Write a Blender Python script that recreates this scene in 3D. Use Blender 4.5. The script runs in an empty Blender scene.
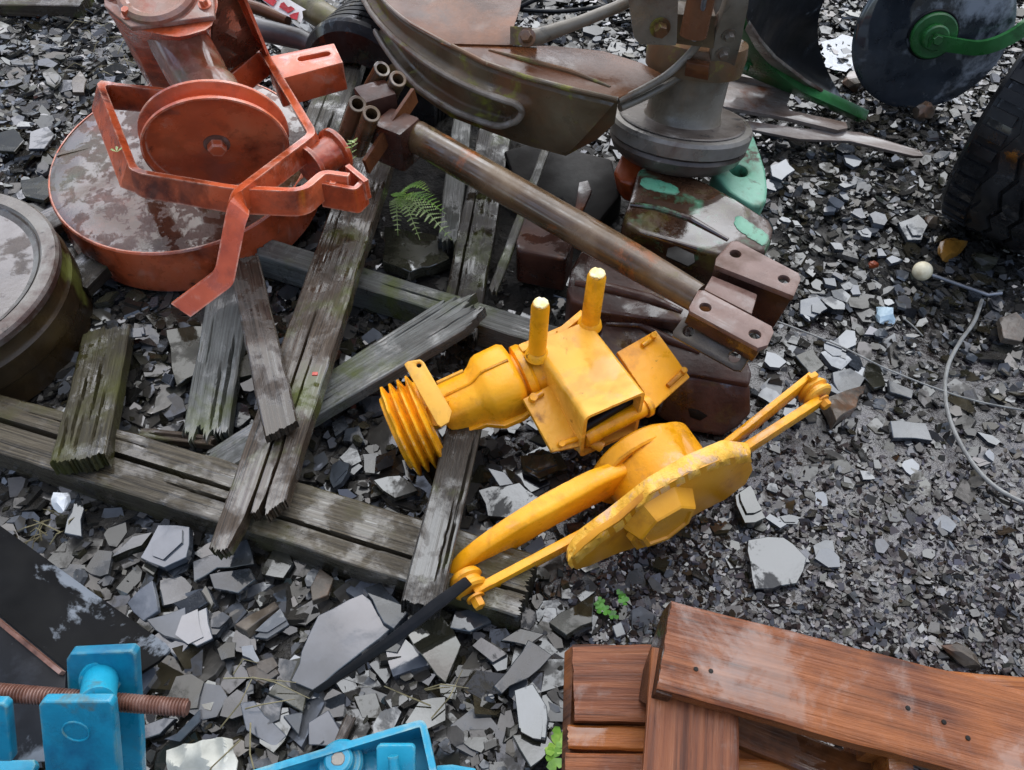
import bpy, bmesh, math, random
import numpy as np
from mathutils import Vector, Matrix, noise
random.seed(7)
R = math.radians
scene = bpy.context.scene
COL = scene.collection
V = Vector
# ------------------------------------------------------------------ camera
CAMH, PITCH, FPX = 1.35, R(52), 804.0
FW = V((0, math.cos(PITCH), -math.sin(PITCH)))
UP = V((0, math.sin(PITCH), math.cos(PITCH)))
CAM = V((0, 0, CAMH))
cd = bpy.data.cameras.new("camera")
cam = bpy.data.objects.new("camera", cd)
COL.objects.link(cam)
cam.location = CAM
cam.rotation_euler = (math.pi / 2 - PITCH, 0, 0)
cd.sensor_width = 36
cd.lens = 36 * FPX / 1024
cd.clip_start = 0.02
cd.clip_end = 500
scene.camera = cam

def ray(x, y):
    return FW + V((1, 0, 0)) * ((x - 512) / FPX) + UP * ((385 - y) / FPX)
def U(x, y, z=0.0):
    d = ray(x, y)
    return CAM + d * ((z - CAMH) / d.z)
class Plane:
    def __init__(s, o, n):
        s.o = V(o); s.n = V(n).normalized()
        if s.n.dot(CAM - s.o) < 0: s.n = -s.n
    def hit(s, x, y):
        d = ray(x, y)
        return CAM + d * ((s.o - CAM).dot(s.n) / d.dot(s.n))
def flat(z): return Plane((0, 0, z), (0, 0, 1))
def pl3(a, b, c):
    A, B, C = U(*a), U(*b), U(*c)
    return Plane(A, (B - A).cross(C - A))
def upright(a, b):
    A, B = U(*a), U(*b)
    return Plane(A, (B - A).cross(V((0, 0, 1))))

# ------------------------------------------------------------------ objects
WM = {}
def thing(name, label, cat, loc, group=None, kind=None):
    o = bpy.data.objects.new(name, None)
    COL.objects.link(o)
    o.location = V(loc); o.empty_display_size = .05
    WM[o] = Matrix.Translation(V(loc))
    tag(o, label, cat, group, kind)
    return o
def tag(o, label=None, cat=None, group=None, kind=None):
    if label: o['label'] = label
    if cat: o['category'] = cat
    if group: o['group'] = group
    if kind: o['kind'] = kind
    return o
def mk(name, bm, mat, parent=None, M=None, smooth=True, ang=.55):
    bmesh.ops.recalc_face_normals(bm, faces=bm.faces[:])
    for f in bm.faces: f.smooth = smooth
    if smooth:
        for e in bm.edges:
            if len(e.link_faces) == 2 and e.calc_face_angle(0) > ang: e.smooth = False
    me = bpy.data.meshes.new(name)
    bm.to_mesh(me); bm.free()
    for m in (mat if isinstance(mat, (list, tuple)) else [mat]): me.materials.append(m)
    o = bpy.data.objects.new(name, me)
    COL.objects.link(o)
    M = M.copy() if M is not None else Matrix.Identity(4)
    if M == Matrix.Identity(4) and len(me.vertices):          # give the part its own local origin
        c = sum((v.co for v in me.vertices), V()) / len(me.vertices)
        me.transform(Matrix.Translation(-c)); M = Matrix.Translation(c)
    WM[o] = M
    if parent is not None:
        o.parent = parent
        o.matrix_parent_inverse = WM[parent].inverted()
    o.matrix_basis = M
    return o
def frame(o, x, z=None, y=None):
    x = V(x).normalized()
    if z is not None:
        z = V(z); z = (z - x * z.dot(x)).normalized(); y = z.cross(x)
    else:
        y = V(y); y = (y - x * y.dot(x)).normalized(); z = x.cross(y)
    M = Matrix((x, y, z)).transposed().to_4x4()
    M.translation = V(o)
    return M
# ------------------------------------------------------------------ bmesh shapes
def bevel_sharp(bm, w, seg=2, ang=.5):
    if w <= 0: return
    es = [e for e in bm.edges if len(e.link_faces) == 2 and e.calc_face_angle(0) > ang]
    if es: bmesh.ops.bevel(bm, geom=es, offset=w, segments=seg, affect='EDGES', profile=.6, clamp_overlap=True)
def merge(bm, b2):
    me = bpy.data.meshes.new('t'); b2.to_mesh(me); b2.free()
    bm.from_mesh(me); bpy.data.meshes.remove(me)
def add_box(bm, c, s, bev=0, M=None):
    b = bmesh.new()
    bmesh.ops.create_cube(b, size=1, matrix=Matrix.Diagonal((s[0], s[1], s[2], 1)))
    bmesh.ops.recalc_face_normals(b, faces=b.faces[:])
    bevel_sharp(b, bev)
    T = Matrix.Translation(V(c))
    if M is not None: T = T @ M.to_4x4()
    b.transform(T)
    merge(bm, b)
def add_tube(bm, pts, r, seg=16, caps=True):
    pts = [V(p) for p in pts]
    n = len(pts)
    rs = r if isinstance(r, (list, tuple)) else [r] * n
    rings = []; nrm = None
    for i, p in enumerate(pts):
        t = (pts[min(i + 1, n - 1)] - pts[max(i - 1, 0)]).normalized()
        if nrm is None:
            nrm = t.orthogonal().normalized()
        else:
            nrm = (nrm - t * nrm.dot(t)).normalized()
        b = t.cross(nrm)
        rings.append([bm.verts.new(p + (nrm * math.cos(k * 2 * math.pi / seg) + b * math.sin(k * 2 * math.pi / seg)) * rs[i]) for k in range(seg)])
    for a, c in zip(rings, rings[1:]):
        for k in range(seg):
            bm.faces.new((a[k], a[(k + 1) % seg], c[(k + 1) % seg], c[k]))
    if caps:
        bm.faces.new(rings[0][::-1]); bm.faces.new(rings[-1])
def add_lathe(bm, o, ax, prof, seg=48, a0=0, wob=0):
    o = V(o); ax = V(ax).normalized()
    u = ax.orthogonal().normalized(); w = ax.cross(u)
    rings = []
    for h, r in prof:
        if r < 1e-5: rings.append([bm.verts.new(o + ax * h)])
        else:
            rings.append([bm.verts.new(o + ax * h + (u * math.cos(a0 + k * 2 * math.pi / seg) + w * math.sin(a0 + k * 2 * math.pi / seg)) *
                          (r * (1 + wob * noise.noise(V((math.cos(k * 2 * math.pi / seg) * 3, math.sin(k * 2 * math.pi / seg) * 3, h * 20)))))) for k in range(seg)])
    for a, c in zip(rings, rings[1:]):
        if len(a) == 1 and len(c) == 1: continue
        for k in range(seg):
            k2 = (k + 1) % seg
            if len(a) == 1: bm.faces.new((a[0], c[k2], c[k]))
            elif len(c) == 1: bm.faces.new((a[k], a[k2], c[0]))
            else: bm.faces.new((a[k], a[k2], c[k2], c[k]))
def add_hex(bm, p, ax, r, h, bev=.001):
    b = bmesh.new()
    add_lathe(b, p, ax, [(0, 0), (0, r), (h * .8, r), (h, r * .86), (h, 0)], seg=6)
    merge(bm, b)
def add_bolt(bm, p, ax, r, h):
    ax = V(ax).normalized(); p = V(p)
    add_lathe(bm, p, ax, [(0, 0), (0, r * 1.45), (h * .25, r * 1.45), (h * .25, 0)], seg=20)
    add_hex(bm, p + ax * h * .25, ax, r, h)
def add_strip(bm, pts, offs, th):
    """flat bar bent along pts; offs = width vector (one or per point); th = thickness"""
    pts = [V(p) for p in pts]; n = len(pts)
    offs = [V(o) for o in offs] if isinstance(offs[0], (list, tuple, Vector)) else [V(offs)] * n
    nr = []
    for i in range(n):
        acc = V()
        for j in (i - 1, i):
            if 0 <= j < n - 1: acc += (pts[j + 1] - pts[j]).normalized().cross(offs[i].normalized()).normalized()
        k = acc.length / (2 if 0 < i < n - 1 else 1)
        nr.append(acc.normalized() * th / max(k, .5))
    rings = []
    for p, o, q in zip(pts, offs, nr):
        rings.append([bm.verts.new(x) for x in (p, p + o, p + o + q, p + q)])
    for a, c in zip(rings, rings[1:]):
        for k in range(4): bm.faces.new((a[k], a[(k + 1) % 4], c[(k + 1) % 4], c[k]))
    bm.faces.new(rings[0][::-1]); bm.faces.new(rings[-1])
def round_path(pts, r=.02, k=4):
    pts = [V(p) for p in pts]; out = [pts[0]]
    for a, b, c in zip(pts, pts[1:], pts[2:]):
        d1 = min(r, (a - b).length * .45); d2 = min(r, (c - b).length * .45)
        p = b + (a - b).normalized() * d1; q = b + (c - b).normalized() * d2
        for i in range(k + 1):
            t = i / k
            out.append(p * (1 - t) ** 2 + b * 2 * t * (1 - t) + q * t * t)
    out.append(pts[-1])
    return out
def jag_outline(o2, amp, step, seed):
    out = []
    rnd = random.Random(seed)
    n = len(o2)
    for i in range(n):
        a, b = V(o2[i]), V(o2[(i + 1) % n])
        L = (b - a).length; k = max(1, int(L / step))
        d = (b - a).normalized(); nn = V((-d.y, d.x))
        for j in range(k):
            t = (j + (rnd.uniform(-.3, .3) if j else 0)) / k
            out.append(a + (b - a) * t + nn * (rnd.uniform(-amp, amp) if j else rnd.uniform(-amp, amp) * .4))
    return out
def prism2(bm, o2, z0, z1, holes=(), hseg=18, inset=0):
    """outline in local XY from z0 (bottom) to z1 (top), round/oblong holes (x,y,r[,len,ang])"""
    if not holes:
        t = [bm.verts.new((p[0], p[1], z1)) for p in o2]
        f = bm.faces.new(t)
        r = bmesh.ops.extrude_face_region(bm, geom=[f])
        vs = [g for g in r['geom'] if isinstance(g, bmesh.types.BMVert)]
        for v in vs: v.co.z = z0
        return
    edges = []
    def loop(ps):
        vs = [bm.verts.new((p[0], p[1], z1)) for p in ps]
        for i in range(len(vs)): edges.append(bm.edges.new((vs[i], vs[(i + 1) % len(vs)])))
    loop(o2)
    for h in holes:
        x, y, r = h[:3]; L = h[3] if len(h) > 3 else 0; a = h[4] if len(h) > 4 else 0
        ps = []
        for k in range(hseg):
            t = 2 * math.pi * k / hseg
            cx = L / 2 * (1 if math.cos(t) >= 0 else -1)
            q = V((math.cos(t) * r + cx, math.sin(t) * r))
            ps.append((x + q.x * math.cos(a) - q.y * math.sin(a), y + q.x * math.sin(a) + q.y * math.cos(a)))
        loop(ps)
    r = bmesh.ops.triangle_fill(bm, use_beauty=True, use_dissolve=False, edges=edges, normal=(0, 0, 1))
    fs = [g for g in r['geom'] if isinstance(g, bmesh.types.BMFace)]
    r = bmesh.ops.extrude_face_region(bm, geom=fs)
    for v in [g for g in r['geom'] if isinstance(g, bmesh.types.BMVert)]: v.co.z = z0
def slab(name, px, plane, th, mat, parent=None, bev=.002, holes=(), jag=0, step=.03, seed=1, layers=0, xdir=None, warp=0, seg=2, subd=0):
    """outline seen at pixels px on a plane, real thickness th behind it. holes: (px,py,radius_m[,len,ang])"""
    pts = [plane.hit(*p) for p in px]
    c = sum(pts, V()) / len(pts)
    x = (pts[1] - pts[0]) if xdir is None else V(xdir)
    M = frame(c, x, z=plane.n); Mi = M.inverted()
    o2 = [(Mi @ p).to_2d() for p in pts]
    hs = []
    for h in holes:
        q = Mi @ plane.hit(h[0], h[1]); hs.append((q.x, q.y) + tuple(h[2:]))
    if jag: o2 = jag_outline(o2, jag, step, seed)
    bm = bmesh.new()
    prism2(bm, o2, -th, 0, hs)
    bmesh.ops.recalc_face_normals(bm, faces=bm.faces[:])
    if bev: bevel_sharp(bm, bev, seg)
    rnd = random.Random(seed + 5)
    for L in range(layers):
        k = rnd.uniform(.5, .9) ; off = V((rnd.uniform(-1, 1), rnd.uniform(-1, 1))) * .012
        cc = sum((V(p) for p in o2), V((0, 0))) / len(o2)
        o3 = [cc + (V(p) - cc) * k + off for p in o2]
        o3 = [p for i, p in enumerate(o3) if rnd.random() > .25] if len(o3) > 8 else o3
        prism2(bm, o3, -.001, .0025 * (L + 1) + rnd.uniform(0, .002))
    if subd:
        bmesh.ops.triangulate(bm, faces=bm.faces[:])
        for _ in range(3): bmesh.ops.subdivide_edges(bm, edges=[e for e in bm.edges if e.calc_length() > .006], cuts=1, use_grid_fill=True)
        for v in bm.verts: v.co.z += warp * .5 * (1 - abs(noise.noise(V((v.co.x * 30 + seed, v.co.y * 22, 4)))) * 3)
    if warp:
        for v in bm.verts:
            v.co.z += warp * noise.noise(V((v.co.x * 9 + seed, v.co.y * 9, seed * 1.7)))
    return mk(name, bm, mat, parent, M)
# ------------------------------------------------------------------ materials
def nodes(m):
    m.use_nodes = True
    nt = m.node_tree; nt.nodes.clear()
    out = nt.nodes.new('ShaderNodeOutputMaterial'); b = nt.nodes.new('ShaderNodeBsdfPrincipled')
    nt.links.new(b.outputs[0], out.inputs[0])
    return nt, b
def rgb(c): return (c[0], c[1], c[2], 1)
def hexc(h):
    h = h.lstrip('#'); v = [int(h[i:i + 2], 16) / 255 for i in (0, 2, 4)]
    return tuple((x / 12.92 if x <= .04045 else ((x + .055) / 1.055) ** 2.4) for x in v)
def MAT(name, cols, scale=6, stretch=(1, 1, 1), rough=(.25, .5), metal=0, spots=(), bump=.25, bscale=45, bdist=.003, spec=.5, rscale=9, attr=None, hue=0, coat=0, dull=.7, edge=None, zb=None):
    m = bpy.data.materials.new(name)
    nt, b = nodes(m); N = nt.nodes.new; L = nt.links.new
    tc = N('ShaderNodeTexCoord'); oi = N('ShaderNodeObjectInfo')
    add = N('ShaderNodeVectorMath'); add.operation = 'MULTIPLY_ADD'
    cmb = N('ShaderNodeCombineXYZ')
    for i in range(3): L(oi.outputs['Random'], cmb.inputs[i])
    L(cmb.outputs[0], add.inputs[0]); add.inputs[1].default_value = (7.3, 3.1, 5.7)
    L(tc.outputs['Object'], add.inputs[2])
    mp = N('ShaderNodeMapping'); mp.inputs['Scale'].default_value = stretch
    L(add.outputs[0], mp.inputs[0])
    def nz(sc, det=6, dis=0, vec=None, ro=.6):
        n = N('ShaderNodeTexNoise'); n.inputs['Scale'].default_value = sc; n.inputs['Detail'].default_value = det
        n.inputs['Distortion'].default_value = dis; n.inputs['Roughness'].default_value = ro
        L(vec or mp.outputs[0], n.inputs['Vector']); return n.outputs['Fac']
    def mrange(v, a, c, d=0., e=1.):
        r = N('ShaderNodeMapRange'); r.inputs[1].default_value = a; r.inputs[2].default_value = c
        r.inputs[3].default_value = d; r.inputs[4].default_value = e; L(v, r.inputs[0]); return r.outputs[0]
    cr = N('ShaderNodeValToRGB'); e = cr.color_ramp.elements
    while len(e) < len(cols): e.new(.5)
    for i, c in enumerate(cols):
        e[i].position = .32 + .36 * i / max(1, len(cols) - 1); e[i].color = rgb(c)
    L(nz(scale, 8), cr.inputs[0])
    col = cr.outputs[0]
    rg = mrange(nz(rscale, 5), .35, .65, rough[0], rough[1])
    wetm = None
    for i, sp in enumerate(spots):
        c, thr, sc, soft = sp[:4]; ro = sp[4] if len(sp) > 4 else None
        v = N('ShaderNodeVectorMath'); v.operation = 'ADD'; v.inputs[1].default_value = (3.7 * i + 1, 9.1 * i, 5.3 * i + 2)
        L((mp if len(sp) > 5 and sp[5] else add).outputs[0], v.inputs[0])
        f = mrange(nz(sc, 9, .3, v.outputs[0], .65), thr - soft, thr + soft)
        if c is not None:
            mx = N('ShaderNodeMix'); mx.data_type = 'RGBA'; L(f, mx.inputs[0]); L(col, mx.inputs[6]); mx.inputs[7].default_value = rgb(c); col = mx.outputs[2]
        if c is None:
            dk = N('ShaderNodeMix'); dk.data_type = 'RGBA'; dk.blend_type = 'MULTIPLY'; L(f, dk.inputs[0]); L(col, dk.inputs[6]); dk.inputs[7].default_value = (.8, .8, .8, 1); col = dk.outputs[2]
            wetm = f
        if ro is not None:
            mr = N('ShaderNodeMix'); L(f, mr.inputs[0]); L(rg, mr.inputs[2]); mr.inputs[3].default_value = ro; rg = mr.outputs[0]
    if edge:
        bv = N('ShaderNodeBevel'); bv.samples = 4; bv.inputs['Radius'].default_value = edge[1]
        ge = N('ShaderNodeNewGeometry'); dt = N('ShaderNodeVectorMath'); dt.operation = 'DOT_PRODUCT'
        L(bv.outputs[0], dt.inputs[0]); L(ge.outputs['Normal'], dt.inputs[1])
        ed = mrange(dt.outputs['Value'], .995, .90)
        en = mrange(nz(26, 8, .2, add.outputs[0], .7), .44 + .1 * (1 - edge[2]), .60 + .1 * (1 - edge[2]))
        mm = N('ShaderNodeMath'); mm.operation = 'MULTIPLY'; L(ed, mm.inputs[0]); L(en, mm.inputs[1])
        mx = N('ShaderNodeMix'); mx.data_type = 'RGBA'; L(mm.outputs[0], mx.inputs[0]); L(col, mx.inputs[6]); mx.inputs[7].default_value = rgb(edge[0]); col = mx.outputs[2]
    if hue:
        hs = N('ShaderNodeHueSaturation'); L(mrange(oi.outputs['Random'], 0, 1, 1 - hue, 1 + hue), hs.inputs['Value']); L(col, hs.inputs['Color']); col = hs.outputs[0]
    if attr:
        at = N('ShaderNodeAttribute'); at.attribute_name = attr
        mx = N('ShaderNodeMix'); mx.data_type = 'RGBA'; mx.blend_type = 'MULTIPLY'; mx.inputs[0].default_value = 1
        L(col, mx.inputs[6]); L(at.outputs['Color'], mx.inputs[7]); col = mx.outputs[2]
        ma = N('ShaderNodeMath'); ma.operation = 'MULTIPLY'; L(rg, ma.inputs[0]); L(at.outputs['Alpha'], ma.inputs[1]); rg = ma.outputs[0]
    L(col, b.inputs['Base Color']); L(rg, b.inputs['Roughness'])
    b.inputs['Metallic'].default_value = metal; b.inputs['Specular IOR Level'].default_value = spec
    if coat: b.inputs['Coat Weight'].default_value = coat; b.inputs['Coat Roughness'].default_value = .08
    if bump:
        bp = N('ShaderNodeBump'); bp.inputs['Strength'].default_value = bump; bp.inputs['Distance'].default_value = bdist
        if wetm is not None:
            L(mrange(wetm, 0, 1, bump, bump * .12), bp.inputs['Strength'])
            L(mrange(wetm, 0, 1, spec * dull, min(1, spec * 1.3)), b.inputs['Specular IOR Level'])
        L(nz(bscale, 6), bp.inputs['Height']); L(bp.outputs[0], b.inputs['Normal'])
    return m
def WOOD(name, cols, moss=0, wet=.5, red=0, mosscol='#4d5420', grain=1.0, dark=True):
    sp = [(hexc('#15120f'), .63, 9, .03, .5, True),                       # long dark checks
          (hexc('#2a251e'), .60, 3, .12, .35)]
    if dark: sp.append((hexc('#14110d'), .63, 4.5, .05, .35, True))
    if moss: sp.append((hexc(mosscol), .64 - .13 * moss, 7, .09, .6))
    if wet: sp.append((None, .60 - .13 * wet, 13, .07, .08))
    return MAT(name, cols, scale=13, stretch=(.35, 22, 22), rough=(.35, .6), spots=sp, bump=.9 * grain, bscale=22, bdist=.003, rscale=4, hue=.12, spec=.7, dull=.45)

RUSTC = hexc('#5a2f1a')
m_red = MAT('red_paint', [hexc('#a8421f'), hexc('#cb5b33'), hexc('#d2704a')], scale=5, rough=(.16, .42), spec=.8, bump=.15, bscale=60,
            spots=[(hexc('#5b2415'), .58, 6, .08, .3), (hexc('#c98a74'), .66, 9, .05, .35), (hexc('#3a1b10'), .68, 18, .04, .4), (None, .54, 12, .05, .1)], edge=(hexc('#dba890'), .006, 1.2))  # pale edge colour is wear plus painted wet highlights
m_redtop = MAT('red_brown_wet_top', [hexc('#3d241b'), hexc('#5a3729'), hexc('#654a3d')], scale=7, rough=(.3, .5), bump=.5, bscale=70,
               spots=[(hexc('#87442c'), .6, 5, .1, .3), (hexc('#4a4a33'), .6, 4, .1, .2), (None, .5, 26, .03, .04)], spec=.9, dull=.5)
m_redgrey = MAT('worn_red_metal', [hexc('#7b4a39'), hexc('#9a6f5e'), hexc('#a3887c')], scale=9, rough=(.15, .45), bump=.3,
                spots=[(hexc('#6b6a48'), .6, 7, .08), (hexc('#8e3a20'), .58, 8, .06), (None, .5, 30, .03, .06)])
m_yel = MAT('yellow_paint', [hexc('#da920c'), hexc('#f0a314'), hexc('#f4b026')], scale=5, rough=(.22, .42), bump=.38, bscale=70,
            spots=[(hexc('#c47d0e'), .66, 11, .08, .4), (hexc('#5e3c10'), .69, 34, .03, .5), (hexc('#a8640e'), .62, 6, .08, .4), (None, .58, 14, .04, .1)], spec=.5, edge=(hexc('#7a4510'), .006, .8))
m_yelpale = MAT('yellow_paint_flat_plate', [hexc('#eca82c'), hexc('#f3b548'), hexc('#ebad4a')], scale=4, rough=(.2, .35), bump=.12, bscale=90,
                spots=[(hexc('#a8701c'), .67, 40, .03, .5), (hexc('#d18f1c'), .58, 7, .08, .35), (None, .55, 10, .05, .12)], edge=(hexc('#b57a14'), .005, .6))
m_yelchip = MAT('chipped_yellow_rim', [hexc('#dc9a18'), hexc('#eab03a'), hexc('#e6bd6c')], scale=14, rough=(.4, .7), bump=.9, bscale=60, bdist=.005,
                spots=[(hexc('#cfa67e'), .58, 26, .04, .7), (hexc('#9a6214'), .66, 40, .03, .7)])
m_yelrust = MAT('rust_stained_yellow', [hexc('#c07412'), hexc('#dc9618'), hexc('#e8a828')], scale=10, rough=(.3, .6), bump=.5,
                spots=[(hexc('#7a4212'), .64, 22, .05, .6)])
m_blue = MAT('blue_paint', [hexc('#0a6c8a'), hexc('#148aa9'), hexc('#2599b6')], scale=5, rough=(.3, .55), bump=.35, bscale=38,
             spots=[(hexc('#0a5578'), .60, 7, .08, .5), (hexc('#4b6a70'), .64, 16, .05, .5), (hexc('#57503c'), .69, 11, .04, .6), (hexc('#5d3a20'), .73, 26, .03, .6), (None, .58, 10, .05, .12)], edge=(hexc('#7e9a8e'), .006, .8))
m_rustrod = MAT('rusty_thread', [hexc('#46291e'), hexc('#6e4a3c'), hexc('#8c7066')], scale=30, rough=(.4, .7), bump=.3, spots=[(hexc('#3c6a66'), .66, 9, .05)])
m_brown = MAT('wet_rust_brown', [hexc('#1e110b'), hexc('#38211a'), hexc('#4d3024')], scale=9, rough=(.28, .55), bump=.5, bscale=55, spec=.6, dull=.5,
              spots=[(hexc('#54463f'), .66, 5, .06, .4), (hexc('#4d3a1e'), .64, 14, .05, .5), (hexc('#5e3115'), .66, 10, .05, .5), (None, .54, 9, .04, .12)])
m_brownpole = MAT('rusty_pole_steel', [hexc('#3a2c1c'), hexc('#5c4731'), hexc('#796750')], scale=7, stretch=(1, 1, 1), rough=(.12, .4), bump=.22,
                  spots=[(hexc('#8a4a14'), .62, 9, .06, .5), (hexc('#5d5228'), .66, 12, .05, .5), (None, .55, 6, .05, .07)], spec=.7)
m_plate = MAT('rusty_bracket_plate', [hexc('#5c433a'), hexc('#71574d'), hexc('#7d665e')], scale=8, rough=(.18, .4), bump=.25,
              spots=[(hexc('#4a2c18'), .6, 8, .08, .4), (None, .55, 10, .05, .1)])
m_olive = MAT('olive_pipe', [hexc('#3f3618'), hexc('#5f5530'), hexc('#8a8068')], scale=7, rough=(.25, .5), bump=.35, spots=[(hexc('#5e5f17'), .56, 7, .08, .6), (hexc('#2c2114'), .62, 9, .06)])
m_greypipe = MAT('grey_pipe', [hexc('#2b2a2b'), hexc('#4b494a'), hexc('#636062')], scale=8, rough=(.12, .4), bump=.15, spots=[(hexc('#3c2417'), .6, 8, .06, .4)])
m_guard = MAT('mossy_guard_steel', [hexc('#3d3022'), hexc('#584a36'), hexc('#6d5f49')], scale=6, rough=(.2, .5), bump=.35, bscale=60,
              spots=[(hexc('#6e4a30'), .56, 5, .1, .4), (hexc('#7b7a2f'), .60, 11, .05, .7), (hexc('#9c9a7a'), .70, 26, .03, .7), (None, .6, 8, .05, .12)], spec=.5, dull=.5)
m_guardtop = MAT('brown_guard_top', [hexc('#3a2114'), hexc('#563420'), hexc('#6a4831')], scale=4, rough=(.12, .35), bump=.25, bscale=60,
                 spots=[(hexc('#84512e'), .6, 4, .12, .35), (None, .60, 7, .06, .10)], spec=.5, dull=.5)
m_hub = MAT('greasy_grey_hub', [hexc('#4a4338'), hexc('#6b6355'), hexc('#857e72')], scale=7, rough=(.2, .5), bump=.3,
            spots=[(hexc('#553a28'), .58, 7, .08, .4), (hexc('#23201c'), .68, 14, .05, .4)], metal=.0)
m_disc = MAT('worn_steel_disc', [hexc('#5e5850'), hexc('#7a756d'), hexc('#8c8983')], scale=9, rough=(.2, .45), bump=.35,
             spots=[(hexc('#4a342b'), .56, 6, .07, .4), (hexc('#17130f'), .66, 20, .04, .6)], metal=.2)
m_wgreen = MAT('weight_green_rust', [hexc('#24150e'), hexc('#3f291b'), hexc('#54402f')], scale=7, rough=(.25, .5), bump=.5, bscale=45, spec=.7, dull=.5,
               spots=[(hexc('#4b7d5e'), .605, 9, .05, .45), (hexc('#4d461f'), .62, 10, .06, .5), (hexc('#5e3418'), .66, 14, .04, .5), (None, .5, 6, .04, .08)])
m_green = MAT('mint_green_paint', [hexc('#46846a'), hexc('#5f9c7e'), hexc('#76b095')], scale=6, rough=(.25, .45), bump=.35,
              spots=[(hexc('#3d2a1b'), .57, 14, .04, .5), (hexc('#49442a'), .60, 7, .08, .4), (hexc('#7e8a82'), .66, 9, .05, .2)], edge=(hexc('#3a2417'), .008, 1))
m_orange = MAT('orange_rust', [hexc('#5a2411'), hexc('#93401b'), hexc('#a8552b')], scale=12, rough=(.2, .5), bump=.4, spots=[(hexc('#3a1a10'), .6, 9, .08)])
m_plgreen = MAT('plough_green', [hexc('#17431b'), hexc('#235c2a'), hexc('#357a40')], scale=5, rough=(.2, .4), bump=.15, spots=[(hexc('#12300f'), .64, 8, .08), (hexc('#7fa080'), .72, 14, .04)])
m_black = MAT('black_painted_steel', [hexc('#08090b'), hexc('#14161a'), hexc('#212429')], scale=4, rough=(.3, .6), bump=.12, bscale=30,
              spots=[(hexc('#2c3036'), .64, 6, .08, .15), (hexc('#2f1d14'), .74, 10, .04, .5), (hexc('#6d737a'), .62, 4, .03, .15)], spec=.2)  # lighter grey spots put a steel sheen into the colour
m_blacksheen = MAT('black_plate_painted_sheen', [hexc('#040405'), hexc('#08090b'), hexc('#0e0f12')], scale=4, rough=(.4, .65), bump=.06, bscale=20,
                 spots=[(hexc('#4a2a18'), .72, 9, .05, .5), (hexc('#6b7178'), .515, 3.2, .012, .12), (hexc('#5d6268'), .66, 16, .02, .2)], spec=.08)  # grey spots paint sky reflection on the plate, brown is rust
m_discblk = MAT('black_disc_paint', [hexc('#1b1f24'), hexc('#2f343a'), hexc('#474d54')], scale=3, rough=(.15, .35), bump=.12, bscale=25, spec=.9, dull=.7, spots=[(hexc('#8f959c'), .57, 3, .03, .12), (hexc('#3a3026'), .72, 10, .05, .5), (None, .5, 3, .02, .04)])  # pale grey spots are the disc's sky reflection, painted in
m_discdark = MAT('dark_worn_drum', [hexc('#2f2620'), hexc('#4a4038'), hexc('#625a52')], scale=9, rough=(.25, .5), bump=.5, spots=[(hexc('#14100d'), .60, 22, .04, .6), (hexc('#8c8880'), .66, 16, .04, .4)])
m_galv = MAT('weathered_flat_steel', [hexc('#5b4c42'), hexc('#7d7068'), hexc('#9a948f')], scale=8, stretch=(1, 3, 3), rough=(.1, .4), bump=.25, spots=[(hexc('#6a3a1e'), .62, 8, .06, .5), (None, .5, 6, .04, .05)])
m_tyre = MAT('tyre_rubber', [hexc('#121213'), hexc('#202021'), hexc('#333333')], scale=9, rough=(.2, .5), bump=.2, spots=[(hexc('#3a3128'), .68, 12, .05, .6), (None, .56, 14, .03, .08)], spec=.6, dull=.3)
m_drum = MAT('rusty_drum_top', [hexc('#2c231c'), hexc('#51463e'), hexc('#6b635c')], scale=9, rough=(.25, .5), bump=.6, bscale=45, spec=.8, dull=.5, spots=[(hexc('#3f2d20'), .6, 6, .07, .3), (None, .48, 18, .04, .04)])
m_drumside = MAT('mossy_drum_side', [hexc('#1f170c'), hexc('#352816'), hexc('#4a3a20')], scale=7, rough=(.2, .5), bump=.35, spots=[(hexc('#5c5f22'), .62, 7, .05, .6), (hexc('#9a9678'), .73, 12, .03, .7)])
w_grey = WOOD('grey_weathered_wood', [hexc('#37342e'), hexc('#504d45'), hexc('#66635b')], moss=.35, wet=.5)
w_light = WOOD('pale_grey_wood', [hexc('#4a4a44'), hexc('#63645f'), hexc('#787974')], moss=.15, wet=.5, dark=False)
w_brown = WOOD('brown_wet_wood', [hexc('#2b221a'), hexc('#42362a'), hexc('#584a3b')], moss=.15, wet=.8)
w_moss = WOOD('mossy_wood', [hexc('#262214'), hexc('#383322'), hexc('#4a4532')], moss=.6, wet=.3, mosscol='#42421b')
w_dark = WOOD('dark_wet_wood', [hexc('#1d1813'), hexc('#2f2921'), hexc('#443c32')], moss=.3, wet=.7)
w_slate = WOOD('dark_wet_batten', [hexc('#2b241f'), hexc('#42382f'), hexc('#564b42')], moss=0, wet=1)
w_beam = WOOD('long_beam_wood', [hexc('#352f24'), hexc('#4e4638'), hexc('#665e4e')], moss=.4, wet=.5, mosscol='#4a4628')
def PAL(name, cols):
    return MAT(name, cols, scale=6.0, stretch=(.5, 13, 13), rough=(.22, .5), bump=.7, bscale=20, bdist=.003, rscale=5, spec=.5, dull=.5,
               spots=[(hexc('#2a1710'), .62, 7, .06, .4, True), (hexc('#241812'), .72, 9, .04, .3), (hexc('#9a5a2c'), .60, 2.5, .1, .3), (None, .56, 8, .05, .10)], hue=.12)
p_brown = PAL('pallet_red_brown', [hexc('#442213'), hexc('#6e3d23'), hexc('#875436')])
p_orange = PAL('pallet_orange_wood', [hexc('#5e3013'), hexc('#854b1d'), hexc('#96612c')])
p_dark = PAL('pallet_dark_wood', [hexc('#24140d'), hexc('#472b1a'), hexc('#5f3f29')])
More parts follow.
